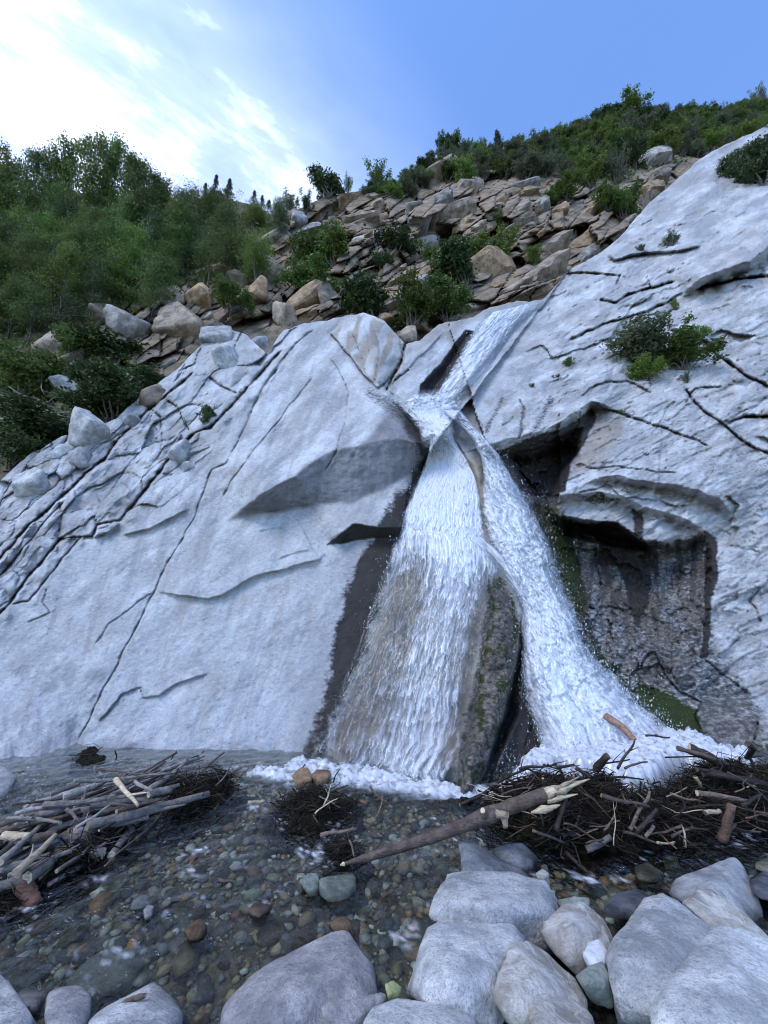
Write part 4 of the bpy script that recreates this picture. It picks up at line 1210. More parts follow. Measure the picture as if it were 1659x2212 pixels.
# the nearest boulders
hull_rock('boulder', r5([(945,1150,2.08),(1100,1010,2.25),(1300,900,2.45),(1440,825,2.5),(1500,822,2.48),(1560,920,2.3),(1640,1020,2.2),(1648,1150,2.1),(1600,1290,1.9),(1100,1290,1.85),(940,1240,1.95),(1280,1080,2.0),(1480,1000,2.08)]), R_MAUVE,
          'big mauve-grey boulder with a pointed ridge standing in the stream', thick=.55, seed=3, p=30)
hull_rock('boulder', r6([(530,520,2.55),(560,458,2.72),(650,447,2.8),(790,450,2.82),(900,480,2.72),(952,570,2.55),(930,640,2.45),(840,655,2.4),(650,625,2.36),(520,605,2.42),(700,560,2.36),(850,560,2.4)], 0), R_PALE,
          'flat-topped pale granite boulder with dark grooves across its top', thick=.45, seed=5)
hull_rock('boulder', r6([(480,680,2.2),(500,635,2.32),(560,612,2.42),(700,618,2.42),(800,626,2.4),(832,665,2.3),(765,740,2.08),(735,830,1.96),(715,910,1.88),(650,955,1.82),(520,930,1.82),(425,872,1.9),(465,800,2.0),(600,760,1.96)], 0), R_PALE,
          'tall speckled granite boulder sloping down below the flat-topped one', thick=.5, seed=7)
hull_rock('boulder', r6([(780,690,2.15),(840,680,2.25),(910,725,2.2),(1000,810,2.1),(1042,882,2.0),(1000,905,1.9),(900,940,1.8),(780,960,1.75),(735,880,1.85),(745,800,1.95),(870,800,1.92)], 0), R_TAN,
          'buff granite boulder leaning against the tall speckled one', thick=.42, seed=9)
hull_rock('boulder', r6([(865,880,1.84),(930,862,1.9),(1010,890,1.88),(1062,935,1.82),(1060,1000,1.7),(880,1010,1.68),(850,950,1.74)], 0), R_TAN,
          'small buff rock wedged in front of the leaning boulder', thick=.25, seed=11)
hull_rock('boulder', r6([(280,975,1.72),(310,912,1.82),(400,880,1.9),(540,900,1.88),(640,930,1.82),(695,972,1.74),(690,1060,1.6),(280,1060,1.6),(450,960,1.7)], 0), R_PALE,
          'low rounded pale boulder at the bottom edge of the picture', thick=.35, seed=13)
hull_rock('boulder', r6([(1113,720,2.05),(1170,640,2.2),(1240,548,2.38),(1300,530,2.42),(1370,560,2.4),(1440,625,2.3),(1520,680,2.15),(1430,860,1.85),(1330,985,1.7),(1190,940,1.78),(1122,860,1.9),(1290,700,2.0)], 0), R_PALE,
          'large rounded white granite boulder beside the small white stone', thick=.55, seed=15)
hull_rock('boulder', r6([(1340,770,1.95),(1470,630,2.2),(1560,645,2.22),(1690,690,2.2),(1800,760,2.1),(1800,1100,1.55),(1300,1100,1.5),(1250,900,1.74),(1500,800,1.84)], 0), R_PALE,
          'broad pale granite boulder filling the bottom right corner', thick=.6, seed=17)
hull_rock('boulder', r6([(883,660,2.3),(905,615,2.4),(960,555,2.52),(1030,548,2.55),(1110,610,2.5),(1132,660,2.4),(1100,705,2.3),(1020,735,2.2),(940,718,2.2),(1000,640,2.26)], 0), R_TAN,
          'blocky tan and white quartzite rock between the pale boulders', thick=.34, seed=19, rough=.09, p=40)
hull_rock('boulder', r6([(1028,728,2.1),(1050,690,2.18),(1085,678,2.2),(1112,715,2.16),(1105,750,2.08),(1060,768,2.04)], 0), rock_material('white_stone', (.66, .67, .69), (.78, .78, .78), sk=.1), 'small bright white stone tucked beside the tan quartzite rock', 'stone', thick=.16, seed=21, sub=4)
hull_rock('boulder', r6([(1005,805,1.98),(1050,770,2.05),(1095,748,2.08),(1122,800,2.02),(1090,835,1.94),(1030,830,1.92)], 0), R_GREEN, 'pale greenish stone just below the small white one', 'stone', thick=.18, seed=22, sub=4)
hull_rock('boulder', r6([(1305,525,2.75),(1340,470,2.9),(1400,448,3.0),(1500,415,3.1),(1550,396,3.15),(1595,470,3.0),(1640,580,2.75),(1570,595,2.65),(1430,560,2.62),(1480,500,2.75)], 0), R_GREY, 'grey boulder with a jagged top at the far side of the boulders', thick=.5, seed=23, rough=.07)
hull_rock('boulder', r6([(1370,560,2.5),(1430,500,2.66),(1480,510,2.66),(1560,570,2.58),(1660,670,2.4),(1690,730,2.3),(1500,660,2.35)], 0), R_TAN, 'buff wedge of rock in front of the jagged grey boulder', thick=.35, seed=25)
hull_rock('boulder', r6([(612,350,3.25),(650,345,3.3),(720,385,3.3),(800,440,3.2),(870,470,3.1),(700,470,2.95),(610,440,3.0),(650,400,3.08)], 0), R_SLATE, 'dark grey wedge-shaped rock under the broken log', thick=.3, seed=27, sub=4)
hull_rock('boulder', r6([(725,372,3.35),(770,355,3.4),(825,350,3.42),(872,395,3.35),(860,422,3.2),(770,415,3.15)], 0), R_SLATE, 'squat dark grey rock right behind the wedge-shaped one', thick=.25, seed=29, sub=4)
# lower left
hull_rock('boulder', r5([(-80,1000,2.3),(0,1010,2.3),(35,1040,2.28),(60,1110,2.18),(110,1180,2.05),(165,1235,1.95),(100,1300,1.85),(-80,1300,1.85)]), R_PALE, 'pale blue-grey rock cut by the left border of the picture', thick=.4, seed=31)
hull_rock('boulder', r5([(190,1130,2.08),(215,1082,2.2),(270,1062,2.25),(350,1062,2.25),(398,1095,2.2),(402,1150,2.1),(375,1240,1.95),(300,1290,1.88),(200,1270,1.9),(290,1140,2.04)]), R_MAUVE, 'rounded mauve-grey boulder on the near bank', thick=.32, seed=33, p=14)
hull_rock('boulder', r5([(365,1215,1.98),(440,1160,2.08),(560,1112,2.18),(665,1045,2.32),(700,1065,2.3),(735,1110,2.22),(800,1172,2.1),(760,1240,1.95),(600,1290,1.85),(380,1290,1.85),(600,1170,2.02)]), R_PALE, 'pale granite rock with a peaked top on the near bank', thick=.36, seed=35, p=36)
hull_rock('boulder', r5([(-60,945,2.6),(60,933,2.65),(190,945,2.6),(215,990,2.52),(150,1050,2.4),(60,1085,2.35),(-60,1050,2.4)]), R_GREY, 'flat grey rock at the left edge of the stream', thick=.35, seed=37)
hull_rock('boulder', r5([(60,1105,2.25),(110,1070,2.35),(180,1072,2.35),(215,1100,2.28),(150,1160,2.15),(90,1170,2.12)]), R_GREY, 'small grey stone behind the rounded mauve-grey boulder', 'stone', thick=.25, seed=38, sub=4)
hull_rock('boulder', r5([(288,1045,2.36),(340,985,2.48),(400,935,2.6),(520,885,2.72),(640,872,2.76),(645,950,2.62),(560,1040,2.42),(440,1105,2.28),(330,1100,2.28)]), R_PALE, 'flat pale slab of rock lying under the water', thick=.25, seed=39, down=.16)
hull_rock('boulder', r5([(205,930,2.62),(245,900,2.7),(330,905,2.7),(395,912,2.68),(412,935,2.62),(300,962,2.54)]), R_DARK, 'long blue-black rock beside the submerged slab', 'stone', thick=.2, seed=41, sub=4)
hull_rock('boulder', r5([(1380,600,3.0),(1400,592,3.05),(1530,573,3.1),(1540,618,3.0),(1490,682,2.88),(1385,668,2.86)]), R_GREEN, 'square greenish-white block of rock in mid-stream', 'stone', thick=.22, seed=43, sub=4, p=60)
hull_rock('boulder', r5([(1293,610,2.98),(1330,575,3.08),(1375,578,3.08),(1382,640,2.94),(1320,655,2.9)]), R_GREEN, 'small moss-tinted stone touching the square greenish block', 'stone', thick=.16, seed=45, sub=4)
hull_rock('boulder', r5([(1415,790,2.66),(1450,760,2.74),(1500,758,2.74),(1528,795,2.66),(1500,830,2.58),(1440,830,2.58)]), R_RUST, 'round orange-brown stone in the shallows above the big mauve boulder', 'stone', thick=.18, seed=47, sub=4, p=12)
hull_rock('boulder', r5([(796,820,2.62),(830,785,2.7),(865,772,2.72),(895,800,2.66),(870,845,2.58),(815,858,2.55)]), R_RUST, 'angular orange rock in the middle of the shallows', 'stone', thick=.14, seed=49, sub=4)
hull_rock('boulder', r5([(555,735,2.8),(575,690,2.88),(610,668,2.94),(685,680,2.92),(640,720,2.82)]), R_SLATE, 'grey slab stone tilted in the shallows', 'stone', thick=.14, seed=51, sub=4)
hull_rock('boulder', r5([(620,735,2.78),(640,710,2.84),(664,720,2.82),(655,760,2.74),(625,768,2.72)]), R_PALE, 'egg-sized white stone beside the tilted grey slab', 'stone', thick=.09, seed=53, sub=4)
hull_rock('boulder', r5([(1070,735,2.78),(1100,702,2.86),(1150,705,2.86),(1178,720,2.82),(1120,760,2.72)]), R_BROWN, 'dark red-brown stone standing out of the shallows', 'stone', thick=.14, seed=55, sub=4)
hull_rock('boulder', r5([(200,145,4.75),(228,108,4.95),(300,100,5.0),(318,140,4.85),(300,158,4.7),(215,158,4.7)]), R_TAN, 'flat buff rock lying at the foot of the smooth slab', thick=.3, seed=57, sub=4)
hull_rock('boulder', r5([(10,300,4.0),(60,262,4.2),(110,270,4.2),(120,300,4.0),(70,325,3.9)]), R_SLATE, 'blue-grey stone half sunk behind the driftwood heap', 'stone', thick=.3, seed=59, sub=4)
hull_rock('boulder', r5([(-150,180,4.3),(-60,120,4.6),(10,110,4.6),(70,165,4.35),(20,235,4.1),(-100,260,4.0)]), R_GREY, 'large grey rock at the left edge below the slab', thick=.6, seed=61)
hull_rock('boulder', r6([(1345,150,4.2),(1370,130,4.3),(1400,150,4.25),(1405,190,4.1),(1370,215,4.0),(1335,190,4.05)], 0), R_SLATE, 'rounded grey-green rock caught on top of the debris heap', 'stone', thick=.22, seed=63, sub=4)
hull_rock('boulder', r6([(1285,200,4.1),(1315,178,4.2),(1332,190,4.15),(1320,215,4.0)], 0), R_SLATE, 'small grey stone beside the rock on the debris heap', 'stone', thick=.12, seed=65, sub=4)
hull_rock('boulder', r6([(1300,395,3.35),(1345,380,3.42),(1358,420,3.3),(1310,440,3.2)], 0), R_OLIVE, 'olive stone with water sliding past it', 'stone', thick=.16, seed=67, sub=4)
hull_rock('boulder', r6([(1205,430,3.2),(1250,415,3.25),(1300,450,3.15),(1280,475,3.05),(1215,470,3.05)], 0), R_OLIVE, 'flat olive stone in the fast run of water', 'stone', thick=.18, seed=69, sub=4)
hull_rock('boulder', r6([(945,545,2.62),(1000,532,2.66),(1050,540,2.66),(1050,580,2.56),(960,585,2.54)], 0), R_GREEN, 'yellow-green stone behind the tan quartzite rock', 'stone', thick=.14, seed=71, sub=4)
hull_rock('boulder', r6([(1100,560,2.6),(1150,520,2.75),(1230,510,2.8),(1260,540,2.7),(1180,600,2.5),(1110,600,2.5)], 0), R_DARK, 'glossy black wet rock with water pouring over it', thick=.25, seed=73, sub=4)
hull_rock('boulder', r6([(1610,420,3.1),(1659,400,3.2),(1720,420,3.1),(1700,450,3.0),(1620,445,3.0)], 0), R_OLIVE, 'olive rock at the right edge of the stream', 'stone', thick=.25, seed=75, sub=4)
hull_rock('boulder', r6([(1590,480,2.9),(1640,450,3.0),(1720,460,3.0),(1720,560,2.7),(1620,540,2.72)], 0), R_DARK, 'black wet rock at the right edge of the stream', thick=.3, seed=77, sub=4)
hull_rock('boulder', r6([(870,450,2.95),(895,440,3.0),(914,455,2.95),(900,475,2.88),(875,472,2.88)], 0), R_TAN, 'small tan stone behind the flat-topped boulder', 'stone', thick=.08, seed=79, sub=4)
hull_rock('boulder', r6([(130,905,1.9),(340,860,2.0),(355,870,1.99),(200,1000,1.8)], 0), R_MAUVE, 'narrow mauve sliver of rock at the foot of the big pointed boulder', 'stone', thick=.1, seed=81, sub=4)
hull_rock('boulder', r6([(355,830,2.02),(385,818,2.06),(412,840,2.04),(405,865,1.98),(365,868,1.97)], 0), rock_material('lime_stone', (.34, .38, .16), (.46, .48, .24), sk=.2), 'bright yellow-green stone under the water', 'stone', thick=.08, seed=83, sub=4)
hull_rock('boulder', r6([(1255,255,4.3),(1300,250,4.3),(1310,300,4.1),(1260,310,4.1)], 0), R_OLIVE, 'mossy stone sitting low in the debris heap', 'stone', thick=.15, seed=85, sub=4)

hull_rock('boulder', r5([(1262,155,4.35),(1290,122,4.5),(1330,118,4.5),(1348,165,4.3),(1300,175,4.25)]), R_RUST, 'rusty rock at the edge of the foam below the fan', 'stone', thick=.2, seed=87, sub=4)
hull_rock('boulder', r5([(1342,150,4.35),(1370,125,4.5),(1420,128,4.5),(1432,150,4.35),(1380,165,4.3)]), R_RUST, 'flat orange rock beside the rusty one in the foam', 'stone', thick=.2, seed=89, sub=4)

# blocks that lie loose along the upper edge of the smooth slab
EDGE = [(75,1052,92,58,R_PALE,'rounded pale boulder at the lower end of the row on the slab edge'),(176,994,52,52,R_GREY,'grey knob of rock sticking out above the slanting cracks'),(192,945,108,66,R_PALE,'large pale boulder split down the middle beside the juniper'),(138,975,55,35,R_PALE,'small pale block below the split boulder'),
        (125,755,52,72,R_CLIFF,'upright tan boulder among the bushes with a cracked face'),(148,842,72,46,R_GREY,'pale flat rock lying in the dark bushes'),(468,730,46,60,R_GREY,'tilted grey block at the head of the deep slanting crack'),(488,772,112,52,R_PALE,'long rounded pale block lying across the slab edge'),
        (325,862,52,46,R_CLIFF,'tan block at the end of the gravelly gully'),(285,908,40,36,R_GREY,'small grey block just above the strip of cracks'),(370,655,50,62,R_CLIFF,'upright tan block under the trees'),(392,712,112,84,R_CLIFF,'broad tan boulder face below the trees'),
        (280,708,104,58,R_CLIFF3,'grey slanting slab of rock below the trees'),(217,676,66,40,R_CLIFF,'brown rock half hidden by the trees'),(557,640,52,56,R_CLIFF2,'orange-tinted block in the middle of the rubble'),(708,648,48,72,R_CLIFF,'tall tan boulder with a pale top above the striped dome'),
        (622,690,60,56,R_CLIFF,'leaning brown boulder behind the smooth slab'),(512,618,62,50,R_CLIFF,'angular brown boulder at the edge of the trees'),(640,472,36,30,R_GREY,'round grey boulder perched at the end of the ridge'),(388,985,46,50,R_GREY,'loose grey block sitting in the deep slanting crack'),
        (405,1012,36,20,R_GREY,'flat chip of rock below the loose grey block'),(52,985,46,26,R_GREY,'grey rock peeping out of the juniper'),(110,928,50,28,R_GREY,'rock under the dead branches'),(600,600,60,70,R_CLIFF,'tan boulder beside the green shrub on the outcrop'),(435,655,60,50,R_CLIFF2,'ochre block beside the pale trunks'),
        (560,738,50,30,R_GREY,'low grey block where the slab meets the rubble'),(880,730,44,36,R_CLIFF,'tan block behind the striped dome'),(905,705,40,30,R_CLIFF,'small tan block above the chute'),(835,690,40,30,R_CLIFF2,'ochre block behind the top of the dome')]
for k, (u, v, w, h, m, lab) in enumerate(EDGE):
    Yg = float(rock_Y(u, v)); Yh = float(hill_Y(np.array([float(u)]), np.array([float(v)]))[0])
    tp = np.interp(u, GR['u'], GR['top'])
    Y = Yg if v > tp + 5 else Yh
    s = pxm(Y, v)
    o = link('boulder', rock_mesh('boulder', 300 + k, m, 4, 9, 24, .10), None, tuple(pt(u, v, Y)), (random.Random(k).uniform(-.3, .3), -rad(25 + 10 * (k % 3)), random.Random(k).uniform(0, 6)), (w * s * .52, h * s * .6, h * s * .52))
    tag(o, lab, 'boulder', 'loose blocks along the top of the slab')

# pebbles of the stream bed
def build_pebbles():
    rng = random.Random(5)
    kinds = [('pale', R_PALE, 4), ('grey', R_GREY, 6), ('dark', R_DARK, 4), ('slate grey', R_SLATE, 8), ('tan', R_TAN, 3), ('rusty', R_RUST, 2.2), ('greenish', R_GREEN, 3), ('olive', R_OLIVE, 6), ('brown', R_BROWN, 3.5)]
    protos = {k[0]: [rock_mesh('pebble', 500 + 10 * i + j, k[1], 3, 9, 18, .08, (1, 1, 1), (.7, 1.0)) for j in range(3)] for i, k in enumerate(kinds)}
    spots = []
    n = 0; tries = 0
    while n < 300 and tries < 9000:
        tries += 1
        u = rng.uniform(-20, 1680); v = rng.uniform(1700, 2205)
        if u > 860 and v > 1880 and rng.random() < .8: continue
        if u < 470 and v < 1900 - .45 * u: continue
        if u > 1010 and v < 1840: continue
        Y = float(gY(u, v, -.03)); x = float(ray(u, v)[0]) * Y
        r = rng.choice([.018, .022, .027, .032, .038, .046, .06])
        if any((x - a) ** 2 + (Y - b) ** 2 < (.8 * (r + c)) ** 2 for a, b, c in spots): continue
        spots.append((x, Y, r)); n += 1
        k = rng.choices(kinds, [q[2] for q in kinds])[0]
        f = rng.uniform(.5, .8)
        z = float(bed_z(np.array([x]), np.array([Y]))[0]) + r * f * .55
        o = link('pebble', rng.choice(protos[k[0]]), None, (x, Y, z), (rng.uniform(-.3, .3), rng.uniform(-.3, .3), rng.uniform(0, 6.28)), (r * rng.uniform(1.0, 1.5), r, r * f))
        size = 'fist-sized' if r > .06 else 'palm-sized' if r > .04 else 'small'
        zone = 'by the near boulders' if v > 2060 else 'in the open shallows' if v > 1880 else 'in the upper run'
        tag(o, '%s %s pebble under water %s' % (size, k[0], zone), 'pebble', '%s %s pebbles %s' % (size, k[0], zone))
    # the countless smaller ones
    R = np.random.RandomState(8)
    N = 15000
    X = R.uniform(-5, 5, N); Y = R.uniform(1.8, 5.4, N)
    Z = bed_z(X, Y)
    d, F = ICO[2] if False else (None, None)
    bm = bmesh.new(); bmesh.ops.create_icosphere(bm, subdivisions=1, radius=1.0)
    d = np.array([q.co[:] for q in bm.verts]); F = np.array([[q.index for q in f.verts] for f in bm.faces]); bm.free()
    r = R.gamma(3.0, .0050, N) + .006
    sc = np.stack([r * R.uniform(.9, 1.6, N), r, r * R.uniform(.45, .8, N)], 1)
    a = R.uniform(0, 6.28, N)
    L = d[None] * sc[:, None] * (1 + .18 * R.normal(size=(N, len(d), 1)))
    Vx = L[..., 0] * np.cos(a)[:, None] - L[..., 1] * np.sin(a)[:, None]; Vy = L[..., 0] * np.sin(a)[:, None] + L[..., 1] * np.cos(a)[:, None]
    V = np.stack([Vx + X[:, None], Vy + Y[:, None], L[..., 2] + (Z + .4 * r)[:, None]], -1)
    pal = np.array([(.28, .27, .26), (.17, .17, .165), (.06, .06, .065), (.30, .22, .13), (.25, .12, .05), (.19, .21, .15), (.16, .13, .07), (.42, .41, .40), (.15, .09, .06), (.20, .16, .10)])
    C = pal[R.randint(0, len(pal), N)] * R.uniform(.8, 1.7, (N, 1))
    C4 = np.concatenate([np.repeat(C, len(d), 0), np.ones((N * len(d), 1))], 1)
    t = NT('gravel_stones')
    p = t.pos(); n_ = t.noise(p, 90, 3, .6)
    c = t.mix(t.math('MULTIPLY', t.ramp(n_, [(.45, 0), (.7, 1)]), .5), t.attr('tint', 'Color'), (.05, .05, .045))
    Mg = t.done(t.bsdf(c, .55, t.bump(n_, .4, .01), .4))
    me = mesh_np('gravel', V.reshape(-1, 3), (F[None] + len(d) * np.arange(N)[:, None, None]).reshape(-1, 3), Mg, True, {'tint': C4})
    tag(link('gravel', me), 'fine mixed gravel covering the stream bed', 'gravel', None, 'stuff')
build_pebbles()

# ================================================================== driftwood
def bark_material(name, c1, c2, rough=.85):
    t = NT(name)
    o = t.pos()
    n = t.noise(o, 14, 5, .65); m = t.noise(t.mapping(o, (30, 30, 90)), 1.0, 4, .6)
    c = t.mix(t.ramp(n, [(.35, 0), (.66, 1)]), c1, c2)
    c = t.mix(t.math('MULTIPLY', t.ramp(m, [(.5, 0), (.68, 1)]), .6), c, tuple(x * .35 for x in c1))
    hs = t.n.new('ShaderNodeHueSaturation')
    t.l.new(t.math('ADD', .65, t.math('MULTIPLY', t.rand(), .7)), hs.inputs['Value']); t.l.new(c, hs.inputs['Color'])
    return t.done(t.bsdf(hs.outputs[0], rough, t.bump(t.math('ADD', m, n), .8, .012), .3))
W_GREY = bark_material('weathered_grey_bark', (.085, .072, .064), (.21, .185, .165))
W_BROWN = bark_material('brown_bark', (.075, .052, .040), (.17, .125, .098))
W_DARK = bark_material('wet_dark_bark', (.012, .009, .008), (.05, .034, .026), .55)
W_PALE = bark_material('bare_pale_wood', (.36, .27, .17), (.55, .44, .31))
W_RED = bark_material('red_brown_bark', (.10, .045, .03), (.22, .11, .07))
W_RED2 = bark_material('dull_red_bark', (.07, .038, .028), (.15, .09, .065))
W_PINK = bark_material('wet_pink_wood', (.30, .17, .12), (.48, .30, .22))
W_SILVER = bark_material('silvery_bark', (.17, .15, .135), (.34, .30, .27))

def tube(pts, rad_, sides=7, seed=0, lump=.12):
    pts = np.asarray(pts, float)
    n = len(pts)
    T = np.gradient(pts, axis=0); T /= np.linalg.norm(T, axis=1, keepdims=True) + 1e-9
    up = np.array([.13, .21, 1.0]); up /= np.linalg.norm(up)
    A = np.cross(T, up); A /= np.linalg.norm(A, axis=1, keepdims=True) + 1e-9
    B = np.cross(T, A)
    r = np.random.RandomState(seed)
    a = np.arange(sides) * 2 * math.pi / sides
    rr = np.asarray(rad_, float)[:, None] * (1 + lump * r.normal(size=(n, sides)))
    V = pts[:, None] + rr[..., None] * (np.cos(a)[None, :, None] * A[:, None] + np.sin(a)[None, :, None] * B[:, None])
    V = V.reshape(-1, 3)
    i = np.arange(n - 1)[:, None] * sides; j = np.arange(sides)[None]
    k = (j + 1) % sides
    F = np.stack([i + j, i + k, i + sides + k, i + sides + j], -1).reshape(-1, 4)
    V = np.concatenate([V, pts[:1], pts[-1:]])
    s0, s1 = n * sides, n * sides + 1
    caps = np.concatenate([np.stack([np.full(sides, s0), k[0], j[0], j[0]], -1), np.stack([np.full(sides, s1), (n - 1) * sides + j[0], (n - 1) * sides + k[0], (n - 1) * sides + k[0]], -1)])
    return V, F, caps
def tube_mesh(name, pts, rad_, mat, endmat=None, sides=7, seed=0, lump=.12, extra=()):
    V, F, caps = tube(pts, rad_, sides, seed, lump)
    Vs, Fs, Cs = [V], [F], [caps]
    off = len(V)
    for (p2, r2) in extra:
        V2, F2, C2 = tube(p2, r2, 5, seed + 1, lump)
        Vs.append(V2); Fs.append(F2 + off); Cs.append(C2 + off); off += len(V2)
    V = np.concatenate(Vs)
    Q = [list(f) for f in np.concatenate(Fs)]; T3 = [list(f[:3]) for f in np.concatenate(Cs)]
    me = bpy.data.meshes.new(name)
    me.from_pydata([tuple(v) for v in V], [], [tuple(f) for f in Q + T3])
    me.materials.append(mat); me.materials.append(endmat or mat)
    mi = np.zeros(len(Q) + len(T3), np.int32); mi[len(Q):len(Q) + 2 * sides] = 1
    me.polygons.foreach_set('material_index', mi)
    me.polygons.foreach_set('use_smooth', np.arange(len(mi)) < len(Q))
    return me
def bend(A, B, n, amp, seed, sag=0.0):
    r = np.random.RandomState(seed)
    A, B = np.asarray(A, float), np.asarray(B, float)
    t = np.linspace(0, 1, n)
    L = np.linalg.norm(B - A)
    P = A + (B - A) * t[:, None]
    for k in range(1, 4):
        P += (amp * L / k ** 1.3) * np.sin(math.pi * k * t)[:, None] * r.normal(0, 1, 3) * np.array([1, 1, .6])
    P[:, 2] -= sag * np.sin(math.pi * t)
    return P
def gp(u, v, z):
    return pt(u, v, float(gY(u, v, z)))
def stick(name, A, B, r0, r1, mat, label, cat='stick', group=None, amp=.02, seed=0, endmat=None, twigs=0, sides=7):
    n = 9
    P = bend(A, B, n, amp, seed)
    ex = []
    rr = np.random.RandomState(seed + 50)
    for k in range(twigs):
        i = rr.randint(2, n - 1)
        d = (np.asarray(B) - np.asarray(A)); L = np.linalg.norm(d); d = d / L
        w = rr.normal(size=3) * np.array([1, 1, .7]); w[2] = abs(w[2]); w = d * .6 + w * .6
        ex.append((bend(P[i], P[i] + w * L * rr.uniform(.12, .3), 5, .04, seed + k), np.linspace(r1 * .8, r1 * .25, 5)))
    me = tube_mesh(name, P, np.linspace(r0, r1, n), mat, endmat, sides, seed, .07, ex)
    c = P.mean(0)
    for q in me.vertices: q.co -= Vector(c)
    return tag(link(name, me, None, tuple(c)), label, cat, group)

def rc(x, y): return (x * .3646, y * .3646 + 1598.4)
LEFT_STICKS = [  # zoomed frame start, end, radii, heights, material, label
    (520,505,1238,320,.040,.026,.20,.16,W_SILVER,'long silvery birch pole on top of the left driftwood heap'),
    (430,552,882,450,.036,.024,.13,.12,W_SILVER,'silvery pole with a cut end at the front of the left heap'),
    (300,612,560,582,.050,.040,.10,.09,W_GREY,'short thick grey log at the front of the left heap'),
    (95,790,330,560,.030,.012,.20,.26,W_PALE,'pale split stick slanting across the left heap'),
    (685,235,818,388,.022,.010,.44,.34,W_PALE,'bright yellow splinter of wood lying on the left heap'),
    (0,725,235,512,.024,.014,.18,.22,W_SILVER,'silvery branch at the left edge of the heap'),
    (40,465,360,492,.014,.010,.26,.26,W_SILVER,'thin silvery stick pointing left from the heap'),
    (115,468,400,402,.026,.018,.24,.26,W_GREY,'grey stick above the thin silvery one'),
    (375,335,565,268,.028,.022,.34,.36,W_SILVER,'bleached stub of a branch at the top of the left heap'),
    (440,242,1010,200,.016,.010,.38,.30,W_SILVER,'thin straight stick along the far side of the left heap'),
    (880,322,1015,292,.028,.026,.28,.26,W_GREY,'stub of grey log at the right end of the left heap'),
    (330,662,615,672,.034,.032,.08,.06,W_GREY,'dark log with an orange broken end beside the water'),
    (45,812,425,655,.020,.012,.12,.16,W_SILVER,'thin branch lying over the near corner of the left heap'),
    (-30,880,165,822,.026,.034,.10,.12,W_GREY,'grey stick cut by the left border near the water'),
    (140,850,215,975,.046,.036,.10,.01,W_RED,'red-barked stub dipping into the water'),
    (160,820,300,720,.036,.030,.14,.14,W_GREY,'thick grey stub above the red-barked one'),
    (-20,790,290,690,.030,.024,.12,.12,W_GREY,'grey log end low in the near corner of the heap'),
    (260,385,640,345,.024,.016,.30,.32,W_GREY,'grey pole across the middle of the left heap'),
    (300,322,470,258,.020,.014,.36,.38,W_GREY,'thin grey stick near the top of the left heap'),
    (95,440,280,392,.020,.012,.24,.28,W_SILVER,'weathered stick at the left side of the heap'),
    (560,170,910,190,.010,.006,.40,.36,W_BROWN,'curved thin branch arching over the top of the left heap'),
    (450,520,660,380,.012,.007,.24,.30,W_SILVER,'thin light stick crossing the silvery poles'),
    (800,245,900,300,.014,.012,.36,.32,W_SILVER,'short crooked silver branch near the yellow splinter'),
    (690,425,960,350,.016,.012,.26,.24,W_BROWN,'brown stick lying just behind the long birch pole'),
    (1260,290,1385,110,.008,.004,.12,.42,W_SILVER,'bare twig standing upright at the right end of the left heap'),
    (390,410,470,480,.012,.010,.30,.24,W_GREY,'short forked stick in the middle of the left heap'),
    (20,565,180,575,.026,.024,.20,.20,W_PALE,'peeled pale log end at the left border'),
    (180,590,330,560,.030,.028,.18,.17,W_BROWN,'brown log half buried in the left heap'),
    (540,390,900,352,.028,.020,.25,.24,W_GREY,'dark grey pole behind the long birch pole'),
    (560,160,572,245,.006,.004,.46,.34,W_SILVER,'tiny upright twig at the top of the left heap'),
]
for k, (x0, y0, x1, y1, r0, r1, h0, h1, m, lab) in enumerate(LEFT_STICKS):
    stick('driftwood_stick', gp(*rc(x0, y0), h0), gp(*rc(x1, y1), h1), r0, r1, m, lab, 'stick', 'sticks of the left driftwood heap', .018 if r0 > .02 else .035, 900 + k, W_PALE, 2 if r0 < .02 else 1)
def fill_left():
    rng = random.Random(31)
    A0 = gp(20, 1880, .05); B0 = gp(400, 1690, .05)
    ax = (B0 - A0); L = np.linalg.norm(ax); ax /= L
    side = np.array([-ax[1], ax[0], 0])
    for k in range(112):
        t = rng.uniform(.05, .95); w = rng.gauss(.12, .20)
        hmax = .33 * (1 - abs(t - .55) * .9) * max(.1, 1 - abs(w - .15) * 1.7)
        z = rng.uniform(.02, max(.06, hmax))
        c = A0 + ax * L * t + side * w; c[2] = z
        ln = rng.uniform(.22, .75); an = rng.gauss(0, .32)
        d = np.array([ax[0] * math.cos(an) - ax[1] * math.sin(an), ax[0] * math.sin(an) + ax[1] * math.cos(an), rng.gauss(0, .07)])
        r = rng.choice([.006, .008, .010, .013, .018, .026, .032])
        m = rng.choice([W_GREY, W_GREY, W_SILVER, W_BROWN, W_DARK])
        nm = {W_GREY: 'grey', W_SILVER: 'silvery', W_BROWN: 'brown', W_DARK: 'dark wet'}[m]
        sz = 'thick' if r > .015 else 'thin' if r < .009 else 'medium'
        where = 'near end' if t < .33 else 'middle' if t < .66 else 'far end'
        stick('driftwood_stick', c - d * ln, c + d * ln, r, r * .6, m, '%s %s stick at the %s of the left heap' % (sz, nm, where), 'stick', 'sticks packed into the left driftwood heap, %s' % where, .03, 1000 + k, W_PALE, 1 if r < .012 else 0, 6)
fill_left()

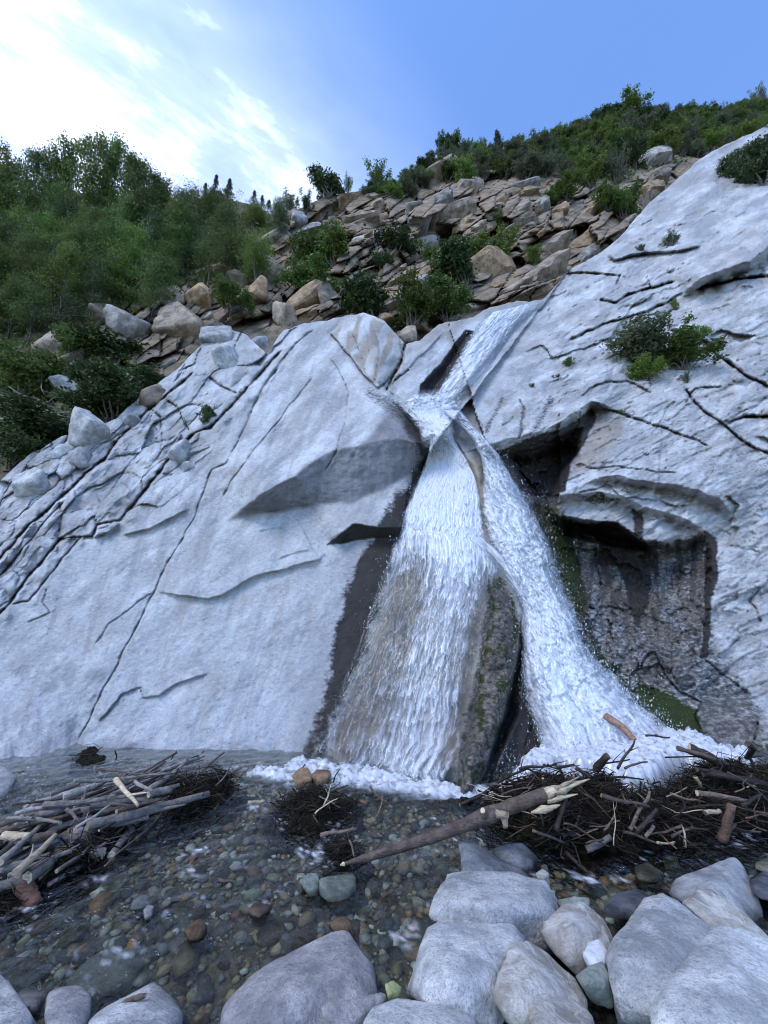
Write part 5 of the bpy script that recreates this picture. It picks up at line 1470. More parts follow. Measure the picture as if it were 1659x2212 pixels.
# the dark heap of flood debris: a mound of muck, twigs nobody could count, and the sticks one can
def rd(x, y): return (x * 820 / 1659 * .864 + 950.4, y * 820 / 1659 * .864 + 1555.2)
MOUNDS = [([(1000,1725),(1090,1716),(1200,1712),(1330,1722),(1420,1700),(1520,1668),(1660,1690),(1760,1700),(1760,1800),(1660,1800),(1560,1822),(1460,1830),(1330,1842),(1230,1846),(1150,1818),(1090,1790),(1020,1752)], .23, 38),
          ([(575,1735),(610,1708),(680,1700),(790,1712),(800,1735),(770,1765),(700,1788),(640,1798),(585,1790)], .05, 26),
          ([(690,1800),(760,1790),(800,1815),(780,1850),(720,1858),(695,1840)], .07, 18),
          ([(330,1700),(440,1688),(535,1684),(530,1715),(480,1745),(400,1765),(330,1770)], .10, 24),
          ([(-80,1900),(60,1860),(200,1790),(330,1740),(330,1770),(240,1850),(80,1930),(-60,1990)], .12, 30),
          ([(150,1640),(190,1618),(225,1622),(240,1650),(190,1665),(140,1668)], .02, 10)]
def build_debris():
    t = NT('flood_muck')
    p = t.pos()
    n = t.noise(p, 18, 6, .7); f = t.noise(p, 70, 4, .7)
    c = t.mix(t.ramp(n, [(.4, 0), (.62, 1)]), (.006, .005, .004), (.032, .024, .015))
    c = t.mix(t.math('MULTIPLY', t.ramp(t.noise(p, 4, 3, .6), [(.52, 0), (.68, 1)]), .7), c, (.028, .034, .010))
    M = t.done(t.bsdf(c, .9, t.bump(t.math('ADD', n, t.math('MULTIPLY', f, .6)), 1.0, .06), .1))
    R = np.random.RandomState(77)
    tw_V, tw_F, tw_C = [], [], []
    off = 0
    for k, (pg, h, soft) in enumerate(MOUNDS):
        W = np.array([gp(u, v, .08) for u, v in pg])
        x0, x1, y0, y1 = W[:, 0].min() - .2, W[:, 0].max() + .2, W[:, 1].min() - .2, W[:, 1].max() + .2
        st = .028
        X, Y = np.meshgrid(np.arange(x0, x1, st), np.arange(y0, y1, st))
        sd = poly_sd(X, Y, [tuple(q[:2]) for q in W], 1.0)
        q = v3(X * 4, Y * 4)
        mk = sstep(-.03, soft * .009, sd + .08 * fbm(q, 4, 151 + k))
        hm = h * (1 + (.75 * np.exp(-((X - 1.62) / .42) ** 2) - .45 * np.exp(-((X - 2.45) / .35) ** 2) if k == 0 else 0))
        Z = water_z(X, Y) - .12 + mk * (.12 + hm * (.75 + .5 * fbm(q * .7, 3, 152)) + .05 * fbm(q * 3, 4, 153, gain=.65))
        F = grid_faces(*X.shape)[:, ::-1]; F = F[(mk.ravel() > .01)[F].any(1)]
        ids, inv = np.unique(F, return_inverse=True)
        me = mesh_np('flood_debris', np.stack([X, Y, Z], -1).reshape(-1, 3)[ids], inv.reshape(-1, 4), M)
        lab = ['dark heap of flood debris piled below the side fall', 'low mat of muck and twigs in mid-stream', 'small clump of roots and muck at the log tip', 'mossy debris at the right end of the left heap', 'black muck under the left driftwood heap', 'patch of silt at the foot of the smooth slab'][k]
        tag(link('flood_debris', me), lab, 'debris', None, 'stuff')
        # fine tangle
        idx = np.nonzero(mk.ravel() > .35)[0]
        cnt = [4600, 480, 220, 600, 500, 20][k]
        pick = idx[R.randint(0, len(idx), cnt)]
        C = np.stack([X.ravel()[pick], Y.ravel()[pick], Z.ravel()[pick] + R.uniform(-.01, .045, cnt)], 1)
        D = R.normal(size=(cnt, 3)) * np.array([1, .8, .30]); D /= np.linalg.norm(D, axis=1, keepdims=True)
        ln = R.gamma(2.2, .028, cnt)[:, None] + .015
        bw = R.normal(size=(cnt, 3)) * .25 * ln
        r = R.gamma(2, .0014, cnt) + .001
        base = np.array([(1, 0), (-.5, .87), (-.5, -.87)])
        for side_pts in (0,):
            A = np.cross(D, R.normal(size=(cnt, 3))); A /= np.linalg.norm(A, axis=1, keepdims=True); B = np.cross(D, A)
            rings = []
            for s_, bb, rf in ((-1, 0, 1), (0, 1, .9), (1, 0, .5)):
                c_ = C + D * ln * s_ + bw * bb
                rings.append(c_[:, None] + (r * rf)[:, None, None] * (base[None, :, :1] * A[:, None] + base[None, :, 1:] * B[:, None]))
            V = np.stack(rings, 1).reshape(-1, 3)
            f = []
            for a in (0, 1):
                for j in range(3):
                    f.append((a * 3 + j, a * 3 + (j + 1) % 3, a * 3 + 3 + (j + 1) % 3, a * 3 + 3 + j))
            F2 = (np.array(f)[None] + 9 * np.arange(cnt)[:, None, None]).reshape(-1, 4) + off
            off += len(V)
            pal = np.array([(.008, .006, .005), (.022, .014, .009), (.055, .032, .018), (.022, .026, .009), (.16, .11, .06), (.014, .010, .008)])
            cc = pal[R.choice(6, cnt, p=[.34, .27, .10, .16, .03, .10])]
            tw_V.append(V); tw_F.append(F2); tw_C.append(np.repeat(np.concatenate([cc, np.ones((cnt, 1))], 1), 9, 0))
    t = NT('twig_tangle')
    Mt = t.done(t.bsdf(t.attr('tint', 'Color'), .8, None, .25))
    me = mesh_np('twig_tangle', np.concatenate(tw_V), np.concatenate(tw_F), Mt, True, {'tint': np.concatenate(tw_C)})
    tag(link('twig_tangle', me), 'fine tangle of twigs and roots covering the flood debris', 'debris', None, 'stuff')
build_debris()

# the long broken log
def build_log():
    A, B = gp(745, 1866, .05), gp(1235, 1700, .46)
    root = link('broken_log', None, None, tuple((A + B) / 2))
    tag(root, 'long brown broken log lying from the stream up onto the debris heap', 'log')
    c = (A + B) / 2
    n = 26
    P = bend(A, B, n, .012, 4) - c
    t = np.linspace(0, 1, n)
    r = np.interp(t, [0, .08, .3, .55, .62, .68, .9, .93, 1], [.010, .024, .034, .042, .058, .044, .046, .040, .024])
    trunk = link('trunk', tube_mesh('trunk', P[:24], r[:24], W_BROWN, W_PALE, 12, 4, .06), root)
    for k, (i, dz, ln, r0) in enumerate(((22, .02, .34, .040), (22, -.035, .24, .026), (23, .05, .20, .018))):
        d = (P[-1] - P[-4]); d /= np.linalg.norm(d); d = d + np.array([0, 0, dz * 1.2])
        q = bend(P[i] + np.array([0, -.012 - .01 * k, dz * .6]), P[i] + d * ln + np.array([0, -.02, dz]), 6, .01, 8 + k)
        link('splinter', tube_mesh('splinter', q, np.array([1, .9, .7, .5, .3, .08]) * r0, W_PALE, W_PALE, 6, 3 + k, .2), root)
    q = bend(P[20] + np.array([0, -.06, -.05]), P[23] + np.array([.02, -.05, -.06]), 6, .02, 12)
    link('splinter', tube_mesh('splinter', q, np.array([.2, .8, 1, .8, .5, .1]) * .024, W_PALE, W_PALE, 6, 5, .2), root)
    for k in range(3):
        i = 15 + k
        dirs = [(-.02, -.055, .05), (.05, -.06, .02), (.0, -.05, -.05)][k]
        q = bend(P[i], P[i] + np.array(dirs) * 1.5, 4, .02, 20 + k)
        link('knot', tube_mesh('knot', q, [.034, .032, .026, .016], W_PALE if k else W_BROWN, W_PALE, 7, 9 + k, .22), trunk)
    q = bend(P[0], P[0] + (P[0] - P[2]) * .25, 4, .01, 30)
    link('splinter', tube_mesh('splinter', q, [.014, .012, .008, .003], W_PALE, W_PALE, 5, 14, .2), root)
build_log()
RIGHT_STICKS = [  # in the zoomed frame of the heap
    (100,430,340,320,.016,.008,.10,.22,W_DARK,'black curved branch at the left tip of the dark heap'),
    (180,400,470,230,.014,.008,.16,.42,W_DARK,'long black branch rising to the crown of the heap'),
    (590,560,640,350,.018,.014,.22,.44,W_DARK,'black upright stick under the broken end of the log'),
    (700,350,785,410,.007,.005,.44,.36,W_BROWN,'thin brown stick right of the log end'),
    (815,380,1060,440,.016,.010,.40,.32,W_BROWN,'straight brown stick lying on the face of the dark heap'),
    (685,240,760,290,.016,.010,.50,.44,W_DARK,'black fork of branch on the crown of the heap'),
    (860,290,1030,302,.010,.005,.40,.38,W_DARK,'black twig reaching into the white water'),
    (960,555,1060,360,.014,.010,.20,.40,W_BROWN,'brown stick standing upright in the middle of the dark heap'),
    (990,570,1100,450,.018,.012,.18,.32,W_DARK,'dark slanting stick beside the upright brown one'),
    (470,560,650,630,.010,.008,.20,.08,W_BROWN,'thin brown root at the front of the heap'),
    (740,655,862,592,.024,.020,.06,.12,W_GREY,'short grey stub lying at the front of the heap'),
    (930,565,1120,630,.010,.007,.16,.08,W_BROWN,'thin brown stick pointing down to the water'),
    (1040,590,1082,535,.012,.010,.12,.20,W_PALE,'small bright splinter standing in the front of the heap'),
    (1425,610,1475,430,.030,.026,.10,.36,W_RED2,'reddish post-like stub with a pale cut top'),
    (640,670,765,785,.014,.010,.06,.01,W_DARK,'dark stick dipping into the stream'),
    (1200,140,1390,200,.022,.014,.50,.42,W_BROWN,'rusty broken branch lying in the white water'),
    (1260,145,1440,225,.05,.035,.46,.36,W_DARK,'thick black log half in the white water'),
    (1040,80,1165,90,.010,.006,.58,.58,W_DARK,'thin black twig with buds over the foam'),
    (1300,250,1450,275,.018,.010,.38,.34,W_DARK,'black branch on the right shoulder of the heap'),
    (1330,270,1659,330,.030,.022,.34,.30,W_DARK,'long black log on the right shoulder of the heap'),
    (1300,370,1560,410,.020,.014,.36,.28,W_BROWN,'brown pole across the right part of the heap'),
    (1340,470,1415,460,.016,.014,.26,.26,W_PALE,'pale chip of wood on the right part of the heap'),
    (900,245,985,100,.012,.007,.44,.72,W_BROWN,'bare twig sticking up out of the white water'),
    (790,250,850,180,.034,.026,.38,.52,W_DARK,'black stump of root standing in the white water'),
    (780,225,960,200,.008,.005,.42,.44,W_DARK,'thin dark twig lying on the foam'),
    (935,245,1050,212,.010,.006,.42,.44,W_BROWN,'thin brown twig lying on the foam'),
    (1555,120,1550,190,.022,.018,.72,.52,W_DARK,'dark stump standing at the foot of the right cliff'),
    (1560,180,1610,270,.012,.008,.5,.36,W_DARK,'thin dark stick leaning on the right end of the heap'),
    (520,295,525,350,.010,.008,.48,.38,W_BROWN,'short brown peg on the crown of the heap'),
    (1290,285,1320,335,.018,.010,.40,.32,W_PALE,'pale splintered chip beside the rock on the heap'),
    (400,250,590,225,.012,.007,.42,.46,W_DARK,'black twig along the crown of the heap'),
    (580,240,680,225,.014,.008,.46,.48,W_DARK,'dark stick jutting right from the crown of the heap'),
    (835,-20,990,110,.045,.035,.95,.70,W_PINK,'pink-brown log jammed upright in the side fall'),
    (1170,590,1290,545,.010,.007,.12,.16,W_BROWN,'thin bent stick at the lower right of the heap'),
    (1400,600,1440,520,.010,.008,.10,.2,W_BROWN,'thin stick leaning on the reddish stub'),
    (1530,430,1620,380,.014,.010,.28,.32,W_DARK,'dark stick on the far right of the heap'),
]
for k, (x0, y0, x1, y1, r0, r1, h0, h1, m, lab) in enumerate(RIGHT_STICKS):
    a, b = gp(*rd(x0, y0), h0), gp(*rd(x1, y1), h1)
    if 'jammed' in lab:
        ua, va = rd(x0, y0); ub, vb = rd(x1, y1)
        a, b = pt(ua, va, float(rock_Y(ua, va, 'Yb')) - .32), pt(ub, vb, float(rock_Y(ub, vb, 'Yb')) - .42)
    stick('debris_stick', a, b, r0, r1, m, lab, 'stick', 'sticks of the dark debris heap', .03, 1200 + k, W_BROWN if k % 4 else W_PALE, 2 if r0 < .018 else 1)
def fill_right():
    rng = random.Random(41)
    for k in range(70):
        u = rng.uniform(1030, 1655); lo = np.interp(u, [1030, 1100, 1250, 1400, 1655], [1735, 1780, 1835, 1830, 1790]); hi = np.interp(u, [1030, 1150, 1250, 1340, 1420, 1655], [1705, 1672, 1690, 1740, 1700, 1690])
        f = rng.random(); v = lo + (hi - lo) * f
        z = .06 + .30 * f + .03
        c = gp(u, v, z)
        an = rng.uniform(0, math.pi); ln = rng.uniform(.06, .22)
        d = np.array([math.cos(an), .6 * math.sin(an), rng.gauss(0, .35)])
        r = rng.choice([.004, .005, .007, .009])
        m = rng.choice([W_DARK, W_DARK, W_BROWN, W_BROWN, W_RED, W_PALE])
        nm = {W_DARK: 'black', W_BROWN: 'brown', W_RED: 'reddish', W_PALE: 'pale broken'}[m]
        where = 'under the log' if u < 1200 else 'in the middle' if u < 1420 else 'at right end'
        if f > .6: where += ' near crown'
        stick('debris_stick', c - d * ln, c + d * ln, r, r * .6, m, '%s twig in the dark heap %s' % (nm, where), 'stick', 'twigs in the dark debris heap %s' % where, .05, 1300 + k, None, 1, 5)
    # sticks in the small clumps
    for k, (u0, v0, u1, v1, z0, z1, r, m, lab) in enumerate([
        (700,1740,715,1695,.15,.3,.007,W_PALE,'straw-coloured twig standing in the mid-stream mat'),(680,1758,730,1725,.15,.22,.006,W_PALE,'pale twig lying over the mid-stream mat'),(690,1720,735,1745,.2,.16,.006,W_GREY,'grey twig across the mid-stream mat'),
        (692,1805,770,1790,.12,.16,.014,W_BROWN,'curved brown root at the edge of the mid-stream clump'),(755,1815,765,1850,.14,.08,.008,W_BROWN,'brown root hanging into the stream'),(800,1700,840,1735,.12,.1,.012,W_BROWN,'small brown stick between the two mats'),
        (535,1735,572,1730,.12,.12,.016,W_PALE,'bright chip of wood near the upper run'),(810,1770,825,1720,.1,.22,.007,W_BROWN,'thin root left of the broken log'),(645,1668,660,1650,.14,.2,.008,W_DARK,'dark peg in the foam line'),(720,1690,735,1660,.14,.26,.007,W_DARK,'dark twig poking out of the foam line'),
        (250,1640,248,1620,.14,.26,.008,W_DARK,'dark twig standing at the foot of the smooth slab'),(370,1640,382,1622,.14,.22,.007,W_DARK,'dark twig leaning at the slab foot'),(500,1650,460,1700,.14,.12,.008,W_SILVER,'silvery twig bridging to the mossy debris'),(430,1632,400,1645,.2,.14,.007,W_DARK,'thin dark root at the slab foot'),
        (470,1900,505,1905,.03,.03,.010,W_BROWN,'short brown stick lying in the shallows'),(255,2180,315,2150,.1,.14,.014,W_BROWN,'brown stick lying between the near rocks')]):
        stick('debris_stick', gp(u0, v0, z0), gp(u1, v1, z1), r, r * .6, m, lab, 'stick', 'twigs in the small debris clumps', .04, 1400 + k, W_PALE, 1)
    # dead branches under the juniper at the left
    for k, (u0, v0, u1, v1) in enumerate([(-10,855,175,905),(-10,880,150,890),(20,835,120,880),(60,920,180,900),(0,905,100,895),(90,800,95,850),(130,640,135,700)]):
        Y0 = float(hill_Y(np.array([float(u0)]), np.array([float(v0)]))[0]) - .8; Y1 = float(hill_Y(np.array([float(u1)]), np.array([float(v1)]))[0]) - .7
        stick('dead_branch', pt(u0, v0, Y0), pt(u1, v1, Y1), .022, .010, W_SILVER, ['long bare silvery branch sprawling over the juniper', 'second bare branch just under the long one', 'bare branch above the long sprawling one', 'short bare branch ending near the flat rock', 'bare branch low against the left border', 'thin dead stem standing among the bushes', 'pale thin trunk at the left among dark trees'][k], 'branch', 'dead branches among the bushes', .05, 1500 + k, None, 3)
fill_right()

# ================================================================== vegetation
def leaf_material(name, c1, c2, trans=.35):
    t = NT(name)
    p = t.pos()
    n = t.noise(p, 1.3, 3, .6); f = t.noise(p, 14, 2, .5)
    c = t.mix(t.ramp(n, [(.35, 0), (.65, 1)]), c1, c2)
    c = t.mix(t.math('MULTIPLY', t.ramp(f, [(.4, 0), (.7, 1)]), .45), c, tuple(min(1, x * 1.7) for x in c2))
    hs = t.n.new('ShaderNodeHueSaturation')
    t.l.new(t.math('ADD', .72, t.math('MULTIPLY', t.rand(), .56)), hs.inputs['Value'])
    t.l.new(t.math('ADD', .485, t.math('MULTIPLY', t.rand(), .03)), hs.inputs['Hue']); t.l.new(c, hs.inputs['Color'])
    d = t.bsdf(hs.outputs[0], .55, None, .3)
    tl = t.n.new('ShaderNodeBsdfTranslucent'); t.l.new(hs.outputs[0], tl.inputs[0])
    mx = t.n.new('ShaderNodeMixShader'); mx.inputs[0].default_value = trans
    t.l.new(d, mx.inputs[1]); t.l.new(tl.outputs[0], mx.inputs[2])
    return t.done(mx.outputs[0])
L_OAK = leaf_material('oak_leaves', (.045, .078, .016), (.095, .14, .030))
L_FRESH = leaf_material('fresh_leaves', (.08, .13, .02), (.14, .195, .04))
L_DARK = leaf_material('juniper_leaves', (.020, .038, .012), (.048, .078, .022), .2)
L_SAGE = leaf_material('sage_leaves', (.060, .075, .040), (.11, .125, .07))
L_CONIFER = leaf_material('conifer_needles', (.012, .022, .010), (.028, .042, .018), .15)
W_TRUNK = bark_material('tree_bark', (.06, .05, .042), (.15, .13, .115))

def leaves(C, size, rng, flat=.5):
    n = len(C)
    N = rng.normal(size=(n, 3)); N[:, 2] += flat; N /= np.linalg.norm(N, axis=1, keepdims=True)
    A = np.cross(N, rng.normal(size=(n, 3))); A /= np.linalg.norm(A, axis=1, keepdims=True)
    B = np.cross(N, A)
    s = size * rng.uniform(.6, 1.35, (n, 1))
    V = np.stack([C - A * s, C + B * s * .55 + N * s * .12, C + A * s, C - B * s * .55 + N * s * .12], 1).reshape(-1, 3)
    F = np.arange(4 * n).reshape(-1, 4)
    return V, F
def join_tubes(name, parts, mat, sides=5):
    Vs, Fs, off = [], [], 0
    for q, r in parts:
        V, F, C = tube(q, r, sides, 1, .05)
        Vs.append(V); Fs.append(F + off); off += len(V)
    return mesh_np(name, np.concatenate(Vs), np.concatenate(Fs), mat)
def plant_proto(seed, leafmat, kind):
    """unit plant: height 1, crown about 1 wide; returns trunk mesh, crown mesh"""
    R = np.random.RandomState(seed)
    stems, tips = [], []
    if kind == 'tree':
        ns = R.randint(2, 4); z0, wid = .30, .42
        for k in range(ns):
            a = R.uniform(0, 6.28); top = np.array([math.cos(a) * R.uniform(.05, .22), math.sin(a) * R.uniform(.05, .22), R.uniform(.8, .95)])
            P = bend((R.uniform(-.04, .04), R.uniform(-.04, .04), -.08), top, 9, .03, seed + k); stems.append((P, np.linspace(.016, .004, 9)))
            for j in range(13):
                i = R.randint(3, 9); f = P[i]
                d = R.normal(size=3) * np.array([1, 1, .35]); d[2] += .35; d /= np.linalg.norm(d)
                ln = R.uniform(.14, .34) * (1.15 - .6 * f[2])
                e = f + d * ln; stems.append((bend(f, e, 4, .05, seed + j), np.linspace(.006, .002, 4)))
                tips += [e, f + d * ln * .6]
                for _ in range(2): tips.append(e + R.normal(0, .07, 3))
        tips = np.array(tips); nl, sg, ls = 52, .055, .0135
    elif kind == 'sparse':
        for k in range(3):
            P = bend((0, 0, -.08), (R.uniform(-.2, .2), R.uniform(-.12, .12), .97), 10, .025, seed + k); stems.append((P, np.linspace(.013, .003, 10)))
            for j in range(22):
                i = R.randint(3, 10); f = P[i]
                d = R.normal(size=3) * np.array([1, 1, .3]); d[2] += .6; d /= np.linalg.norm(d)
                ln = R.uniform(.10, .26) * (1.2 - .75 * f[2]); e = f + d * ln
                stems.append((bend(f, e, 4, .04, seed + j), np.linspace(.005, .0015, 4))); tips += [e, f + d * ln * .55]
        tips = np.array(tips); nl, sg, ls = 46, .042, .013
    elif kind == 'shrub':
        for k in range(10):
            a = R.uniform(0, 6.28); w = R.uniform(.1, .48)
            e = np.array([math.cos(a) * w, math.sin(a) * w, R.uniform(.45, .95) - .4 * w])
            P = bend((R.uniform(-.06, .06), R.uniform(-.06, .06), -.1), e, 6, .05, seed + k); stems.append((P, np.linspace(.018, .005, 6)))
            for _ in range(7): tips.append(e + R.normal(0, .11, 3) * np.array([1, 1, .8]))
            tips.append(P[3]); tips.append(P[4])
        tips = np.array(tips); tips[:, 2] = np.abs(tips[:, 2]); nl, sg, ls = 60, .062, .034
    elif kind == 'sagebush':
        for k in range(22):
            a = R.uniform(0, 6.28); w = R.uniform(.02, .42)
            e = np.array([math.cos(a) * w, math.sin(a) * w, R.uniform(.6, 1.0)])
            P = bend((e[0] * .2, e[1] * .2, -.08), e, 5, .03, seed + k); stems.append((P, np.linspace(.012, .004, 5)))
            tips += [P[2], P[3], P[4], (P[3] + P[4]) / 2]
        tips = np.array(tips); nl, sg, ls = 34, .042, .024
    else:  # conifer
        P = bend((0, 0, -.08), (0, 0, 1.0), 8, .008, seed); stems.append((P, np.linspace(.028, .004, 8)))
        for j in range(60):
            h = R.uniform(.1, .98); a = R.uniform(0, 6.28); w = (1.0 - h) * .30 * R.uniform(.5, 1.1) + .02
            e = np.array([math.cos(a) * w, math.sin(a) * w, h - .06 * w]); stems.append((bend((0, 0, h), e, 3, .02, j), np.linspace(.006, .002, 3)))
            tips += [e, e * np.array([.6, .6, 1]) + np.array([0, 0, .01])]
        tips = np.array(tips); nl, sg, ls = 26, .026, .017
    C = (tips[:, None] + R.normal(0, sg, (len(tips), nl, 3)) * np.array([1, 1, .75])).reshape(-1, 3)
    V, F = leaves(C, ls, R)
    big = max(s_[1][0] for s_ in stems)
    main = [s_ for s_ in stems if s_[1][0] > .7 * big]; limb = [s_ for s_ in stems if s_[1][0] <= .7 * big]
    return join_tubes('trunk', main, W_TRUNK), mesh_np('crown', V, F, leafmat, False), (join_tubes('limbs', limb, W_TRUNK) if limb else None)
PROTO = {}
def plant(kind, leafkey, var):
    key = (kind, leafkey, var)
    if key not in PROTO:
        lm = {'oak': L_OAK, 'fresh': L_FRESH, 'dark': L_DARK, 'sage': L_SAGE, 'conifer': L_CONIFER}[leafkey]
        PROTO[key] = plant_proto(sum(map(ord, kind + leafkey)) + var * 7, lm, kind)
    return PROTO[key]
_vr = random.Random(99)
def add_plant(name, kind, leafkey, u, v, hpx, wpx, label, cat, group, dY=0.0, on='hill', lean=None):
    Y = (float(hill_Y(np.array([float(u)]), np.array([float(v)]))[0]) if on == 'hill' else float(rock_Y(u, v))) + dY
    m = pxm(Y, v)
    P = pt(u, v, Y)
    # height in metres for the wanted height in the frame
    a, b = ray(u, v - hpx)
    h = (CAM_H + b * Y) - P[2]
    tr, cr, lb = plant(kind, leafkey, _vr.randrange(3))
    w = wpx * m / (.95 if kind != 'conifer' else .62)
    root = link(name, None, None, tuple(P), (0 if lean is None else lean[1], 0 if lean is None else lean[0], 0), None)
    rot = _vr.uniform(0, 6.28)
    for nm, me in (('trunk', tr), ('crown', cr)):
        part = link(nm, me, root, None, (0, 0, rot), (w, w, h))
        if nm == 'trunk' and lb is not None: tag(link('limbs', lb, part), None, None, None, 'stuff')
    tag(root, label, cat, group)
    return root

# --- wood on the left: back row against the sky, then rows coming down the slope
def build_wood():
    rng = random.Random(17)
    k = 0
    SKY = [(-60,345),(-15,350),(30,345),(75,335),(112,308),(150,325),(190,322),(232,340),(270,365),(300,385),(330,405)]
    WORDS = ['leftmost', 'second', 'third', 'fourth', 'fifth', 'sixth', 'seventh', 'eighth', 'ninth', 'tenth', 'last']
    for i, (u, t) in enumerate(SKY):
        vb = 530 + rng.uniform(-10, 25)
        add_plant('scrub_tree', 'sparse', 'fresh' if i % 2 else 'oak', u + rng.uniform(-6, 6), vb, vb - t, rng.uniform(120, 150), 'thin feathery tree against the sky, %s from the left in the back row' % WORDS[i], 'tree', 'thin trees on the skyline of the wood')  # every other tree gets paler leaves: back light put into the leaf colour
    rows = [(560, -60, 420, 44, 130, 'back'), (600, -70, 520, 46, 125, 'second'), (640, -60, 580, 50, 125, 'third'), (690, -60, 330, 52, 130, 'fourth'), (745, -70, 120, 50, 130, 'front')]
    for v0, ua, ub, st, hp, rn in rows:
        u = ua; j = 0
        while u < ub:
            lk = rng.choices(('oak', 'fresh', 'dark'), (5, 2.2, 1.6))[0]
            vv = v0 + rng.uniform(-16, 16) + (max(0, u - 330) * -.12)
            h = hp * rng.uniform(.8, 1.2)
            side = 'by the left border' if u < 90 else 'left of tan boulders' if u < 250 else 'above tan boulders' if u < 430 else 'beside the outcrop'
            tone = {'oak': 'mid green', 'fresh': 'light green', 'dark': 'dark green'}[lk]
            add_plant('scrub_tree', 'tree', lk, u + rng.uniform(-12, 12), vv, h, rng.uniform(85, 120), '%s scrub tree in the %s row %s' % (tone, rn, side), 'tree', 'leafy scrub trees of the wood')
            u += st * rng.uniform(.75, 1.2); j += 1
    # far trees on the saddle behind
    for u, v, h, w, lab in [(440,432,36,22,'small dark conifer on the far saddle, first of the row'),(462,430,52,26,'tallest dark conifer on the far saddle'),(492,432,44,30,'broad conifer beside the tallest one on the saddle'),(548,440,28,20,'small conifer at the right end of the saddle'),(565,446,24,18,'tiny conifer just right of the small one'),(580,452,22,18,'last tiny conifer before the rocks')]:
        add_plant('conifer', 'conifer', 'conifer', u, v, h, w, lab, 'tree', 'conifers on the far saddle')
    for u, v, h, w, lk, lab in [(400,470,50,110,'oak','dark round treetop under the far conifers'),(470,470,46,110,'oak','broad treetop below the tallest conifer'),(545,480,46,80,'fresh','yellow-green treetop at the end of the saddle'),(590,500,70,60,'fresh','light green shrub at the foot of the rocky ridge'),(600,520,80,60,'dark','dark bare-looking shrub where the wood meets the rocks')]:
        add_plant('scrub_tree', 'tree', lk, u, v + 20, h + 20, w, lab, 'tree', 'treetops on the saddle')
build_wood()
